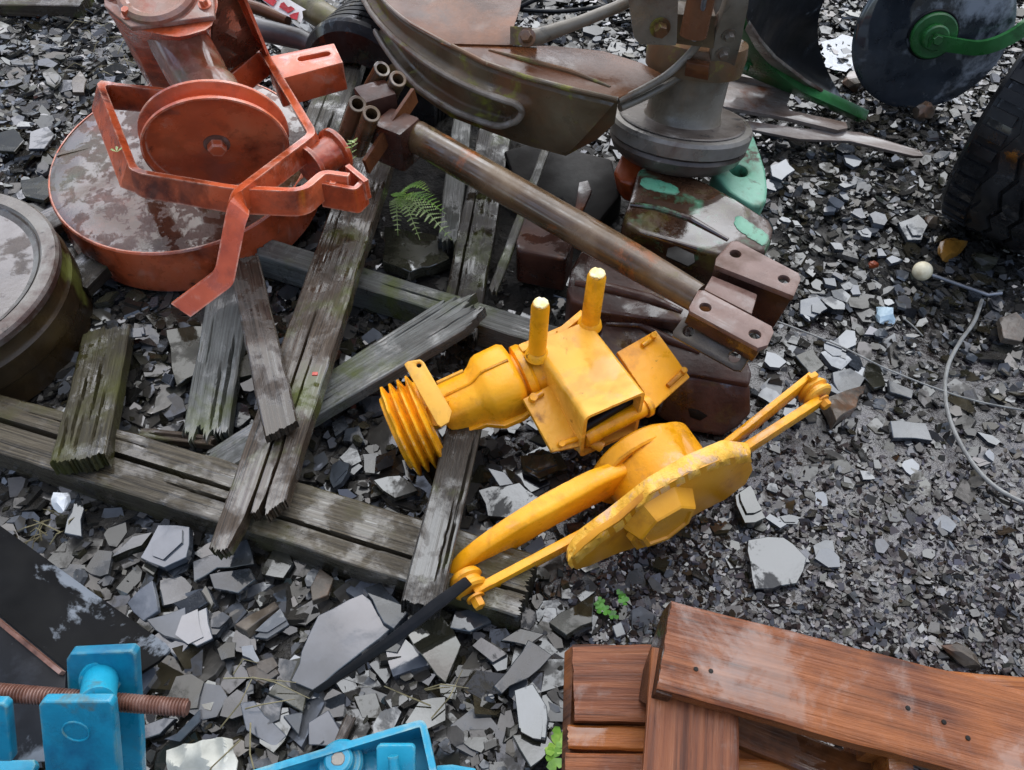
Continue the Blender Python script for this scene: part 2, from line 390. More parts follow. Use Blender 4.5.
m_slate = MAT('slate_slab', [hexc('#24272a'), hexc('#373b40'), hexc('#494e54')], scale=9, stretch=(1, 1, 14), rough=(.2, .45), bump=.45, bscale=24, bdist=.003, hue=.3, spec=.85, dull=.55,
              spots=[(hexc('#2f2c22'), .62, 5, .08, .3), (hexc('#4a4f56'), .62, 7, .05, .2), (None, .44, 9, .03, .035)])
m_slatepale = MAT('pale_slate_slab', [hexc('#42474e'), hexc('#565b63'), hexc('#646971')], scale=7, stretch=(1, 1, 14), rough=(.14, .26), bump=.25, bscale=20, hue=.15, spec=1.0, dull=.8, spots=[(hexc('#34383c'), .64, 6, .04), (hexc('#2f2c24'), .70, 9, .04), (None, .45, 5, .03, .06)])
m_slatedark = MAT('dark_olive_slate', [hexc('#1d1c15'), hexc('#302f25'), hexc('#403e32')], scale=7, stretch=(1, 1, 14), rough=(.2, .45), bump=.4, bscale=26, hue=.2, spec=.75, dull=.5, spots=[(hexc('#43484c'), .66, 9, .04), (None, .46, 8, .03, .035)])
m_slateblk = MAT('black_slate_edge', [hexc('#101113'), hexc('#1d1e21'), hexc('#2c2d30')], scale=12, rough=(.25, .5), bump=.5, spec=.8, dull=.3, spots=[(None, .44, 10, .02, .03)])
m_ochre = MAT('ochre_stone', [hexc('#5c3d16'), hexc('#8a6126'), hexc('#7a5d38')], scale=14, rough=(.15, .4), bump=.4)
m_brstone = MAT('brown_stone', [hexc('#2f2a25'), hexc('#4e453b'), hexc('#696054')], scale=14, rough=(.15, .4), bump=.4, spots=[(hexc('#6a4a34'), .64, 9, .07), (None, .54, 8, .04, .06)])
m_bluestone = MAT('pale_blue_stone', [hexc('#7f99a6'), hexc('#a9bfca'), hexc('#c7d6dc')], scale=18, rough=(.15, .35), bump=.5)
m_white = MAT('white_rag', [hexc('#8e8d82'), hexc('#b5b4a9'), hexc('#cbcbc3')], scale=10, rough=(.5, .8), bump=.4, spots=[(hexc('#8a8768'), .64, 9, .06)])
m_wstone = MAT('white_quartz', [hexc('#c9cccd'), hexc('#e6e8e8'), hexc('#f0f0f0')], scale=10, rough=(.3, .5), bump=.3)
m_chip = MAT('slate_chippings', [(.8, .8, .8), (1, 1, 1), (1.15, 1.15, 1.15)], scale=40, rough=(.8, 1.2), bump=.35, bscale=60, bdist=.002, attr='tint', spec=.6, stretch=(1, 1, 3), dull=.5, spots=[(None, .46, 22, .04, .2)])
m_ground = MAT('wet_slate_dust', [hexc('#1d1a17'), hexc('#302d29'), hexc('#45423e')], scale=30, rough=(.2, .5), bump=1.0, bscale=70, bdist=.01, spec=.7,
               spots=[(hexc('#2a2618'), .6, 2.5, .1)])
m_soilshade = MAT('black_soil_shade', [hexc('#0a0907'), hexc('#15120e'), hexc('#221c15')], scale=25, rough=(.4, .8), bump=1, bscale=60, bdist=.012, spec=.3)  # near-black earth colour carries the deep shade of the heap
m_mud = MAT('wet_mud', [hexc('#14100e'), hexc('#221c1a'), hexc('#302927')], scale=18, rough=(.03, .15), bump=.9, bscale=60, bdist=.006, spec=1, spots=[(hexc('#3a3540'), .6, 5, .1, .1)])
m_blade = MAT('black_blade_steel', [hexc('#070707'), hexc('#0f0f10'), hexc('#18181a')], scale=12, rough=(.35, .6), bump=.3, spec=.25)
m_cable = MAT('grey_cable', [hexc('#5b5b58'), hexc('#7d7d79'), hexc('#8f8f8a')], scale=30, rough=(.35, .55), bump=.1)
m_knob = MAT('cream_knob', [hexc('#cdb98e'), hexc('#eadfbd'), hexc('#f2ead0')], scale=22, rough=(.3, .5), bump=.1, spots=[(hexc('#a08454'), .64, 22, .06)])
m_steel = MAT('bright_steel_rod', [hexc('#55575b'), hexc('#808388'), hexc('#9b9ea3')], scale=12, rough=(.15, .35), metal=.5, bump=.1)
m_leaf = MAT('fern_leaf', [hexc('#3f6a18'), hexc('#72a030'), hexc('#9fc050')], scale=30, rough=(.35, .55), bump=.1)
m_leafpale = MAT('pale_fern_tip', [hexc('#62803a'), hexc('#8fa560'), hexc('#b0bd84')], scale=30, rough=(.35, .55), bump=.1)
m_clover = MAT('clover_leaf', [hexc('#2b5a18'), hexc('#437f24'), hexc('#5a9a34')], scale=30, rough=(.35, .55), bump=.1)
m_straw = MAT('dry_straw', [hexc('#4b432e'), hexc('#6f6749'), hexc('#8a8263')], scale=30, rough=(.5, .7), bump=.1)
m_wrapred = MAT('wrapper_red', [hexc('#8e0f16'), hexc('#b51720'), hexc('#c2242b')], scale=20, rough=(.1, .25), bump=.4, bscale=60)
m_wrapwhite = MAT('wrapper_white', [hexc('#c9c4bd'), hexc('#e0dcd6'), hexc('#efece8')], scale=20, rough=(.15, .3), bump=.3)
m_dkhole = MAT('dark_metal_recess_shade', [hexc('#0a0806'), hexc('#16100b')], scale=10, rough=(.4, .7), bump=.3, spec=.2)  # near-black metal, also painted shade for hollows and the gap
m_pink = MAT('red_fleck', [hexc('#b0473a'), hexc('#c75c4c')], scale=10, rough=(.3, .5), bump=.1)

# water, its grey base colour painting the pale sky reflection
mw = bpy.data.materials.new('water'); nt, b = nodes(mw)
b.inputs['Base Color'].default_value = (.20, .22, .25, 1); b.inputs['Roughness'].default_value = .03
b.inputs['Specular IOR Level'].default_value = .9
tcw = nt.nodes.new('ShaderNodeTexCoord'); nzw = nt.nodes.new('ShaderNodeTexNoise'); nzw.inputs['Scale'].default_value = 35
bpw = nt.nodes.new('ShaderNodeBump'); bpw.inputs['Strength'].default_value = .12; bpw.inputs['Distance'].default_value = .004
nt.links.new(tcw.outputs['Object'], nzw.inputs['Vector']); nt.links.new(nzw.outputs[0], bpw.inputs['Height']); nt.links.new(bpw.outputs[0], b.inputs['Normal'])
# ------------------------------------------------------------------ ground and slate
def build_ground():
    bm = bmesh.new()
    xs = [-60, -20, -8] + [(-4 + i * .1) for i in range(81)] + [8, 20, 60]
    ys = [-60, -20, -6] + [(-2 + i * .1) for i in range(81)] + [9, 20, 60]
    g = [[bm.verts.new((x, y, .012 * noise.noise(V((x * 2.1, y * 2.1, 1))) - .006)) for x in xs] for y in ys]
    for j in range(len(ys) - 1):
        for i in range(len(xs) - 1):
            bm.faces.new((g[j][i], g[j][i + 1], g[j + 1][i + 1], g[j + 1][i]))
    o = mk('ground', bm, m_ground); o['kind'] = 'structure'
build_ground()

def proj(p):
    d = p - np.array([0, 0, CAMH])
    f = d @ np.array(FW); u = d @ np.array(UP)
    f = np.maximum(f, .05)
    return 512 + FPX * d[:, 0] / f, 385 - FPX * u / f

TINTS = [hexc('#3f3d39'), hexc('#504d48'), hexc('#625f5a'), hexc('#6f7276'), hexc('#3c3a2e'), hexc('#4b4536'), hexc('#57554d'), hexc('#7d8085')]
def chips(name, pts, rad, layer, seed, tiltk=.17, thk=(.07, .2), dark=0, gloss=(.10, .40), hue=(1, 1, 1)):
    """one mesh of loose slate flakes; pts (n,2), rad (n,), layer (n,) height"""
    rs = np.random.RandomState(seed)
    V_, F_, T_ = [], [], []
    vi = 0
    for (x, y), r, z in zip(pts, rad, layer):
        k = rs.randint(4, 8)
        a = np.sort(np.arange(k) / k * 2 * np.pi + rs.uniform(-.35, .35, k)) 
        rr = r * rs.uniform(.65, 1.15, k)
        asp = rs.uniform(.38, 1.0); rot = rs.uniform(0, 6.283)
        px, py = np.cos(a) * rr, np.sin(a) * rr * asp
        px, py = px * math.cos(rot) - py * math.sin(rot), px * math.sin(rot) + py * math.cos(rot)
        tx, ty = rs.normal(0, tiltk, 2)
        if rs.rand() < .07: tx *= 2.6; ty *= 2.6
        th = min(.022, r * rs.uniform(*thk) * 1.6 + .0015)
        gx, gy = rs.uniform(-.12, .12, 2)
        top = np.stack([x + px, y + py, z + tx * px + ty * py], 1)
        sc = rs.uniform(.95, 1.18)
        bot = np.stack([x + px * sc + gx * r, y + py * sc + gy * r, z + (tx * px + ty * py) * 1.0 - th], 1)
        V_.append(top); V_.append(bot)
        F_.append(tuple(range(vi, vi + k)))
        for i in range(k):
            j = (i + 1) % k
            F_.append((vi + i, vi + k + i, vi + k + j, vi + j))
        c = TINTS[rs.choice(8, p=[.2, .24, .2, .1, .1, .07, .06, .03])]
        b = rs.uniform(.32, .70) * (1 - dark)
        gl = rs.uniform(*gloss)
        T_ += [(c[0] * b * hue[0], c[1] * b * hue[1], c[2] * b * hue[2], gl)] * (k + 1)
        vi += 2 * k
    me = bpy.data.meshes.new(name)
    me.from_pydata(np.concatenate(V_).tolist(), [], F_)
    at = me.attributes.new('tint', 'FLOAT_COLOR', 'FACE')
    at.data.foreach_set('color', np.array(T_, dtype=np.float32).ravel())
    me.materials.append(m_chip)
    o = bpy.data.objects.new(name, me); COL.objects.link(o); WM[o] = Matrix.Identity(4)
    return o
def scatter(n, seed, region=None, box=(-2.3, 2.3, .02, 3.9)):
    rs = np.random.RandomState(seed)
    p = np.stack([rs.uniform(box[0], box[1], n), rs.uniform(box[2], box[3], n)], 1)
    X, Y = proj(np.concatenate([p, np.zeros((n, 1))], 1))
    return p, X, Y, rs
def build_chippings():
    # coarse under-layer everywhere
    p, X, Y, rs = scatter(34000, 1, box=(-3.2, 3.2, -.3, 5.2))
    left = 1 / (1 + np.exp((X - 640) / 50))
    r = np.exp(rs.normal(0, .35, len(p))) * (.019 + .012 * left)
    fine = (1 / (1 + np.exp(-(Y - 470) / 30))) * (1 - left)
    r *= 1 - .45 * fine
    keep = (rs.rand(len(p)) < np.where((X > -150) & (X < 1180) & (Y > -80) & (Y < 900), 1, .35))
    o = chips('slate_chippings', p[keep], r[keep], rs.uniform(-.004, .016, len(p))[keep], 11)
    tag(o, 'wet grey slate chippings covering the whole yard floor', 'gravel', None, 'stuff')
    # small stuff
    p, X, Y, rs = scatter(60000, 2)
    left = 1 / (1 + np.exp((X - 700) / 40))
    keep = (X > -120) & (X < 1150) & (Y > -60) & (Y < 880) & (rs.rand(len(p)) < 1 - .2 * left)
    r = np.exp(rs.normal(0, .38, len(p))) * .0095
    o = chips('slate_crumbs', p[keep], r[keep], rs.uniform(.002, .017, len(p))[keep], 12, tiltk=.3)
    tag(o, 'fine slate crumbs filling the gaps between the larger chippings', 'gravel', None, 'stuff')
build_chippings()
def fine_bed():
    p, X, Y, rs = scatter(42000, 5, box=(.1, 1.3, .2, 1.25))
    keep = (X > 560) & (X < 1100) & (Y > 430) & (rs.rand(len(p)) < 1 / (1 + np.exp(-(Y - 480) / 25)))
    o = chips('wet_grit', p[keep], (np.exp(rs.normal(0, .35, len(p))) * .0062)[keep], rs.uniform(.004, .016, len(p))[keep], 15, tiltk=.3, dark=.2, gloss=(.06, .22), hue=(1.15, 1.0, 1.08))
    tag(o, 'fine shining wet grit above the pallet', 'gravel', None, 'stuff')
fine_bed()

def poly_water(name, px, z, label):
    pts = [U(x, y, z) for x, y in px]
    c = sum(pts, V()) / len(pts)
    o2 = jag_outline([(p.x - c.x, p.y - c.y) for p in pts], .012, .03, 4)
    bm = bmesh.new(); vs = [bm.verts.new((p[0], p[1], 0)) for p in o2]; bm.faces.new(vs)
    bmesh.ops.triangulate(bm, faces=bm.faces[:])
    o = mk(name, bm, mw, None, Matrix.Translation(c)); o['kind'] = 'structure'; o['label'] = label
# dark earth mound painting the deep shade under the heap
def soil_shade(name, px, z, label):
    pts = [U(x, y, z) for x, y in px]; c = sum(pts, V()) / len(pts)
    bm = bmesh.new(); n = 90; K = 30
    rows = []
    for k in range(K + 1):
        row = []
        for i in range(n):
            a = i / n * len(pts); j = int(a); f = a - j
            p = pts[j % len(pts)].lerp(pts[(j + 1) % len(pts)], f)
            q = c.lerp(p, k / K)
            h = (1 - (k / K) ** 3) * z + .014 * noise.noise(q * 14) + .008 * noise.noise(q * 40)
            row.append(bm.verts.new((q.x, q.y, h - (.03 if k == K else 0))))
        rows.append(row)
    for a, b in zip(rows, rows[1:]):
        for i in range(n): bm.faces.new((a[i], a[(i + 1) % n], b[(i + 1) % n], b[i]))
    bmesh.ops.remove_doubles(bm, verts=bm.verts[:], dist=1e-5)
    o = mk(name, bm, m_soilshade, ang=2); o['kind'] = 'structure'; o['label'] = label
def mud():
    bm = bmesh.new(); n = 150
    c = V((.62, .80, 0)); g = []
    for j in range(n + 1):
        row = []
        for i in range(n + 1):
            x, y = c.x + (i / n - .5) * 1.3, c.y + (j / n - .5) * .95
            e = math.hypot((x - c.x) / .64, (y - c.y) / .46) + .25 * noise.noise(V((x * 5, y * 5, 2)))
            h = .011 * (1 - e ** 4) if e < 1.2 else -.03
            h += .004 * noise.noise(V((x * 16, y * 16, 1))) + .003 * noise.noise(V((x * 45, y * 45, 1)))
            row.append(bm.verts.new((x, y, max(-.02, h))))
        g.append(row)
    for j in range(n):
        for i in range(n): bm.faces.new((g[j][i], g[j][i + 1], g[j + 1][i + 1], g[j + 1][i]))
    o = mk('mud', bm, m_mud, ang=2); o['kind'] = 'structure'; o['label'] = 'wet brown mud sheen above the pallet'
mud()
soil_shade('soil_shade', [(320, 150), (360, 70), (430, 60), (560, 110), (640, 150), (640, 230), (560, 300), (470, 320), (400, 300), (370, 250)], .035, 'dark earth sheet standing in for the shade under the heap')
poly_water('puddle_water', [(820, 42), (842, 34), (868, 44), (866, 62), (846, 72), (824, 66)], .015, 'shallow puddle behind the plough share')

def slate(label, px, z=.03, th=.012, mat=None, tilt=(0, 0), jag=.004, layers=1, seed=1, group=None, name='slate_piece', bev=.0012, cat='slate'):
    cx = sum(p[0] for p in px) / len(px); cy = sum(p[1] for p in px) / len(px)
    P = Plane(U(cx, cy, z), (tilt[0], tilt[1], 1))
    o = slab(name, px, P, th, mat or m_slate, None, bev=bev, jag=jag, step=.022, seed=seed, layers=layers, seg=1, warp=.002)
    tag(o, label, cat, group)
    return o
SL = [
 ('large pale smooth slate beside the black steel bar', [(318,615),(363,593),(390,628),(312,691),(291,681)], .05,.022,m_slatepale,(.03,-.12)),
 ('angular grey slate touching the foot of the dark mossy plank', [(363,588),(381,582),(408,611),(394,628),(384,622)], .055,.03,m_slate,(.1,.2)),
 ('broken pale slate just below the long beam', [(158,525),(189,527),(187,558),(164,568),(141,558)], .05,.018,m_slatepale,(-.05,-.05)),
 ('grey slate under the split end of the long plank', [(193,562),(246,539),(254,564),(217,568),(193,582)], .05,.016,m_slate,(.05,-.2)),
 ('smooth slate overlapped by the grey slate below the split plank', [(209,574),(250,568),(256,580),(238,593),(213,589)], .045,.014,m_slate,(0,-.1)),
 ('wide grey slate right of the black plate tip', [(146,619),(185,607),(193,644),(164,636)], .04,.016,m_slatepale,(0,-.1)),
 ('small pale slate wedged above two flat slates', [(172,603),(199,590),(208,603),(187,615)], .045,.012,m_slate,(-.1,-.15)),
 ('upright pale slate flake in the middle of the lower left rubble', [(189,615),(207,607),(213,638),(197,646),(182,636)], .04,.012,m_slatepale,(.15,-.1)),
 ('tall grey slate leaning over the black plate edge', [(127,603),(152,580),(158,611),(143,621)], .045,.012,m_slatepale,(-.1,-.1)),
 ('flat pale slate above the white rag', [(240,703),(254,701),(287,736),(275,747),(246,730)], .03,.012,m_slatepale,(.1,-.1)),
 ('pale slate cut off by the blue tray rim', [(308,722),(328,710),(342,734),(336,745),(308,745)], .03,.012,m_slatepale,(0,-.1)),
 ('thick brown edged slate block in the lower left rubble', [(234,624),(275,601),(279,607),(246,630)], .045,.022,m_brstone,(-.1,.3)),
 ('long grey slate splinter beside the brown edged block', [(254,638),(283,611),(289,624),(267,640)], .04,.012,m_slate,(.2,-.1)),
 ('tan speckled slate left of the large pale slate', [(310,587),(320,568),(334,578),(328,595),(312,601)], .05,.016,m_brstone,(.1,.1)),
 ('narrow dark slate standing beside the white quartz', [(64,533),(78,492),(84,509),(82,537)], .04,.014,m_slate,(.2,0)),
 ('dark grey slate left of the flat pale slate tip', [(267,693),(279,677),(306,697),(303,712)], .035,.014,m_slatedark,(.1,.1)),
 ('slim slate shard pointing at the blue tray', [(283,716),(303,711),(299,736)], .03,.01,m_slate,(.2,0)),
 ('rust stained slate lump in the lower left rubble', [(246,669),(271,660),(279,673),(263,685),(248,677)], .04,.016,m_brstone,(0,-.1)),
 ('grey slate tucked against the right side of the blue post', [(139,726),(164,718),(176,718),(160,734),(141,740)], .03,.014,m_slate,(0,-.1)),
 ('slanted slate chip right of the blue post', [(164,740),(193,718),(201,708),(201,722),(180,742)], .03,.012,m_slatepale,(.1,-.2)),
 ('big dark grey slate with white veins below the mossy plank', [(405,630),(436,607),(452,628),(462,645),(445,684),(414,645)], .045,.02,m_slatedark,(.02,-.1)),
 ('long pale veined slate above the pallet corner', [(494,686),(528,640),(552,655),(540,668),(502,694)], .045,.02,m_slate,(.2,-.1)),
 ('dark slate with white streak left of the pallet', [(514,690),(532,684),(546,706),(546,738),(518,728)], .04,.018,m_slate,(-.1,0)),
 ('pointed dark slate touching the pallet corner slate', [(512,735),(540,728),(556,745),(530,768)], .03,.014,m_slatedark,(0,.1)),
 ('large wet glossy slate right of the yellow hub', [(748,540),(784,537),(807,558),(797,584),(755,589)], .035,.02,m_slateblk,(-.02,-.05)),
 ('dark olive slate slab beside the clover', [(548,622),(560,612),(595,594),(592,622),(566,636)], .045,.018,m_slatedark,(-.1,.1)),
 ('glossy brown slate in the open gravel right of the yellow pulley', [(890,421),(926,423),(933,441),(893,438)], .03,.014,m_slate,(.0,-.1)),
 ('olive slate leaning right of the yellow hub', [(735,495),(750,485),(766,518),(745,523)], .04,.02,m_slatedark,(.15,.05)),
 ('mottled square slate above the yellow arm tip', [(795,355),(813,348),(825,365),(812,378)], .04,.016,m_slatedark,(.05,.05)),
 ('flat dark slate under the fern', [(385,226),(438,236),(450,258),(410,272),(382,262)], .06,.03,m_slatedark,(.02,.05)),
 ('mossy slate beside the yellow grooved pulley', [(373,480),(400,475),(418,490),(395,498)], .045,.014,m_slatedark,(0,-.1)),
 ('greenish slate between two short planks', [(166,330),(205,326),(200,372),(176,386)], .04,.014,m_slatedark,(.05,0)),
 ('thin shiny slate above the mossy short plank', [(110,328),(143,327),(145,334),(112,336)], .045,.008,m_slatepale,(0,-.1)),
 ('grey slate at the left picture edge under the red drum', [(0,205),(16,200),(30,215),(10,228),(-8,224)], .03,.012,m_slate,(0,-.1)),
 ('oval olive slate nearest the left edge', [(0,132),(14,128),(24,140),(14,152),(-6,150)], .03,.01,m_slatedark,(0,.05)),
 ('oval grey slate lying beside the red drum rim', [(30,132),(48,126),(54,134),(44,149),(28,149)], .035,.01,m_slate,(.05,-.05)),
 ('brown oval slate leaning on the back of the red drum', [(72,78),(80,70),(87,80),(84,92),(72,92)], .04,.01,m_brstone,(.2,.1)),
 ('olive oval slate behind the red drum', [(42,72),(52,66),(62,78),(54,88),(46,84)], .035,.01,m_slatedark,(.1,0)),
 ('square slate lump between the left drum and the red drum', [(20,180),(42,176),(56,188),(44,200),(24,196)], .03,.012,m_slatedark,(0,.1)),
 ('grey slate at the end of the long beam', [(455,612),(480,606),(492,622),(470,632),(450,628)], .045,.014,m_slate,(.05,0)),
 ('pale slate chip inside the yellow arm loop', [(523,548),(541,535),(546,546),(530,556)], .04,.012,m_slatepale,(0,-.1)),
 ('flat dark slate below the yellow gearbox neck', [(478,490),(520,482),(540,498),(520,520),(488,516)], .045,.014,m_slateblk,(.05,-.08)),
 ('dark slate under the left wing of the yellow gearbox', [(520,455),(560,452),(568,468),(540,478),(522,470)], .045,.014,m_slatedark,(0,0)),
 ('pale chip shining under the yellow gearbox neck', [(487,468),(505,472),(514,484),(500,486)], .05,.01,m_slatepale,(0,-.15)),
 ('grey slate left of the clover above the pallet', [(500,640),(520,628),(545,634),(528,646)], .035,.012,m_slate,(0,-.1)),
 ('pale slate chip between clover and pallet', [(612,626),(622,621),(626,634),(616,638)], .03,.01,m_slatepale,(0,-.1)),
 ('grey slate in the bright chippings right of the green weight', [(770,165),(786,158),(796,170),(782,180),(772,176)], .035,.01,m_slatepale,(0,-.12)),
 ('flat grey slate by the top right bracket', [(800,300),(818,296),(828,308),(814,318),(800,314)], .03,.01,m_slatepale,(0,-.12)),
 ('slate square above the yellow arm tip on the right gravel', [(832,372),(850,368),(866,378),(858,390),(838,392)], .03,.012,m_slate,(0,-.1)),
 ('slate wedge below the thin wire', [(868,362),(880,364),(886,384),(874,388),(866,378)], .03,.012,m_slatedark,(.1,0)),
 ('dark rock at the tip of the yellow right arm', [(825,398),(846,390),(866,384),(856,406),(836,421)], .045,.03,m_brstone,(.1,.1)),
 ('flat slate lying on the gravel under the loop of cable', [(888,380),(914,390),(912,398),(890,392)], .028,.01,m_slate,(0,-.1)),
 ('grey slate at the foot of the tyre', [(898,222),(918,214),(928,224),(922,240),(908,240)], .03,.012,m_slate,(.0,-.05)),
 ('dark angular slate at the right picture edge below the tyre', [(1000,318),(1016,312),(1030,326),(1022,342),(1004,338)], .04,.016,m_brstone,(.1,0)),
]
for i, (lab, px, z, th, m, t) in enumerate(SL):
    slate(lab, px, z, th, m, t, seed=i + 3, layers=1 if i % 5 == 2 else 0, group='large loose slates')
# stones of another colour
def stone(label, x, y, r, z, mat, sq=(1, .8, .55), seed=1, name='stone', jitter=.25):
    bm = bmesh.new(); bmesh.ops.create_icosphere(bm, subdivisions=2, radius=r)
    for v in bm.verts:
        n_ = noise.noise(v.co.normalized() * 1.6 + V((seed * 3.3, 0, 0)))
        v.co *= 1 + jitter * 1.6 * n_
        v.co = V((v.co.x * sq[0], v.co.y * sq[1], v.co.z * sq[2]))
    for k in range(6):                                  # flat cleaved faces
        rnd = random.Random(seed * 10 + k)
        n_ = V((rnd.uniform(-1, 1), rnd.uniform(-1, 1), rnd.uniform(-.2, 1))).normalized()
        d = r * min(sq) * rnd.uniform(.75, 1.0)
        for v in bm.verts:
            e = v.co.dot(n_) - d
            if e > 0: v.co -= n_ * e
    o = mk(name, bm, mat, None, Matrix.Translation(U(x, y, z)) @ Matrix.Rotation(seed * 1.3, 4, 'Z'), ang=.35)
    return tag(o, label, 'stone', None)
stone('ochre stone at the foot of the tyre', 950, 247, .042, .022, m_ochre, (1.2, .7, .5), 3)
stone('small tan stone touching the tyre tread', 931, 222, .026, .025, m_brstone, (1.1, .8, .7), 5)
stone('brown stone in front of the black coulter disc', 858, 82, .045, .03, m_brstone, (1, .9, .7), 8)
stone('dark stone lying just right of the plough share point', 842, 98, .03, .02, m_slatedark, (1, .7, .5), 9)
stone('grey stone standing under the coulter disc', 924, 112, .035, .03, m_brstone, (.8, .8, .9), 10)
stone('brown stone near the right end of the cable', 1010, 326, .03, .02, m_brstone, (1, .9, .6), 12)
stone('pale blue stone in the open gravel', 886, 315, .026, .022, m_bluestone, (1, 1, .6), 13, jitter=.35)
stone('brown stone resting on the gravel above the pallet', 968, 658, .028, .022, m_brstone, (1.3, .6, .6), 14)
stone('bright white quartz stone below the long beam', 60, 500, .024, .06, m_wstone, (.75, 1.25, .6), 17, name='quartz_stone', jitter=.1)
stone('orange brown sliver of stone left of the cream knob', 874, 264, .022, .02, m_orange, (.6, 1.3, .4), 19)
stone('dull brown lump below the tyre', 985, 262, .034, .025, m_slatedark, (1, 1, .6), 21)

# medium slates, individuals by area of the yard
def medium(n, boxpx, size, label, group, seed, mats, z=(.018, .034), tiltk=.12, avoid=()):
    rnd = random.Random(seed)
    for i in range(n):
        x = rnd.uniform(boxpx[0], boxpx[2]); y = rnd.uniform(boxpx[1], boxpx[3])
        c = U(x, y, rnd.uniform(*z)); r = size * rnd.uniform(.6, 1.35)
        k = rnd.randint(4, 7); asp = rnd.uniform(.5, .95); rot = rnd.uniform(0, 6.3)
        o2 = []
        for j in range(k):
            a = (j + rnd.uniform(-.3, .3)) / k * 6.283; q = r * rnd.uniform(.75, 1.15)
            o2.append(V((math.cos(a) * q, math.sin(a) * q * asp)))
        o2 = jag_outline(o2, r * .06, r * .5, seed * 99 + i)
        bm = bmesh.new()
        prism2(bm, o2, -r * rnd.uniform(.2, .45) - .003, 0)
        if rnd.random() < .12:
            s = rnd.uniform(.55, .85); f = V((rnd.uniform(-.2, .2), rnd.uniform(-.2, .2))) * r
            prism2(bm, [p * s + f for p in o2[::2]] if len(o2) > 7 else [p * s + f for p in o2], -.001, .002)
        n_ = V((rnd.gauss(0, tiltk), rnd.gauss(-.06, tiltk), 1))
        M = frame(c, V((math.cos(rot), math.sin(rot), 0)), z=n_)
        o = mk('slate_piece', bm, rnd.choice(mats), None, M, smooth=False)
        tag(o, label, 'slate', group)
MS = [m_slate, m_slate, m_slate, m_slatedark, m_slatepale]
MR = [m_slate, m_slate, m_slatepale, m_slateblk]
medium(28, (95, 540, 470, 760), .028, 'one of the loose broken slates lying between the blue machine parts and the long beam', 'loose slates by the blue machine', 31, MS, z=(.022, .036))
medium(16, (0, 40, 130, 240), .030, 'one of the olive grey slates scattered left of the red drum', 'loose slates left of the red drum', 32, [m_slate, m_slatedark, m_slatedark])
medium(18, (80, 290, 330, 480), .030, 'one of the dark slates lying between the criss-crossed planks', 'loose slates between the planks', 33, [m_slate, m_slatedark, m_slateblk], z=(.015, .03))
medium(26, (90, 290, 420, 500), .026, 'one of the flat dark flakes packed in the gaps between the crossing planks', 'flakes packed between the planks', 41, [m_slatedark, m_slateblk, m_slate], z=(.02, .05), tiltk=.3)
medium(26, (110, 540, 460, 740), .036, 'one of the broad overlapping slate shards in the lower left rubble', 'broad shards in the lower left rubble', 42, [m_slate, m_slatedark, m_slatepale], z=(.02, .034), tiltk=.1)
medium(20, (440, 440, 590, 740), .026, 'one of the wet slates under and below the yellow arms', 'loose slates below the yellow arms', 34, [m_slate, m_slateblk, m_slatedark])
medium(44, (765, 130, 900, 420), .024, 'one of the bright angular slate chips on the gravel right of the rusty brackets', 'angular chips right of the brackets', 35, [m_slate, m_slatepale, m_slatepale])
medium(26, (740, 420, 1010, 560), .018, 'one of the wet slate chips in the open gravel right of the yellow hub', 'wet chips right of the yellow hub', 36, MR, z=(.014, .024))
medium(14, (880, 280, 1020, 420), .02, 'one of the dark slate chips around the loop of grey cable', 'dark chips by the cable', 37, [m_slate, m_slateblk, m_slatedark], z=(.014, .024))
medium(8, (520, 15, 640, 70), .03, 'one of the slates seen through the gap behind the brown guard', 'slates behind the guard', 38, MS)
medium(10, (330, 430, 420, 500), .026, 'one of the dark slates left of the yellow grooved pulley', 'slates left of the grooved pulley', 39, [m_slate, m_slatedark, m_slateblk])

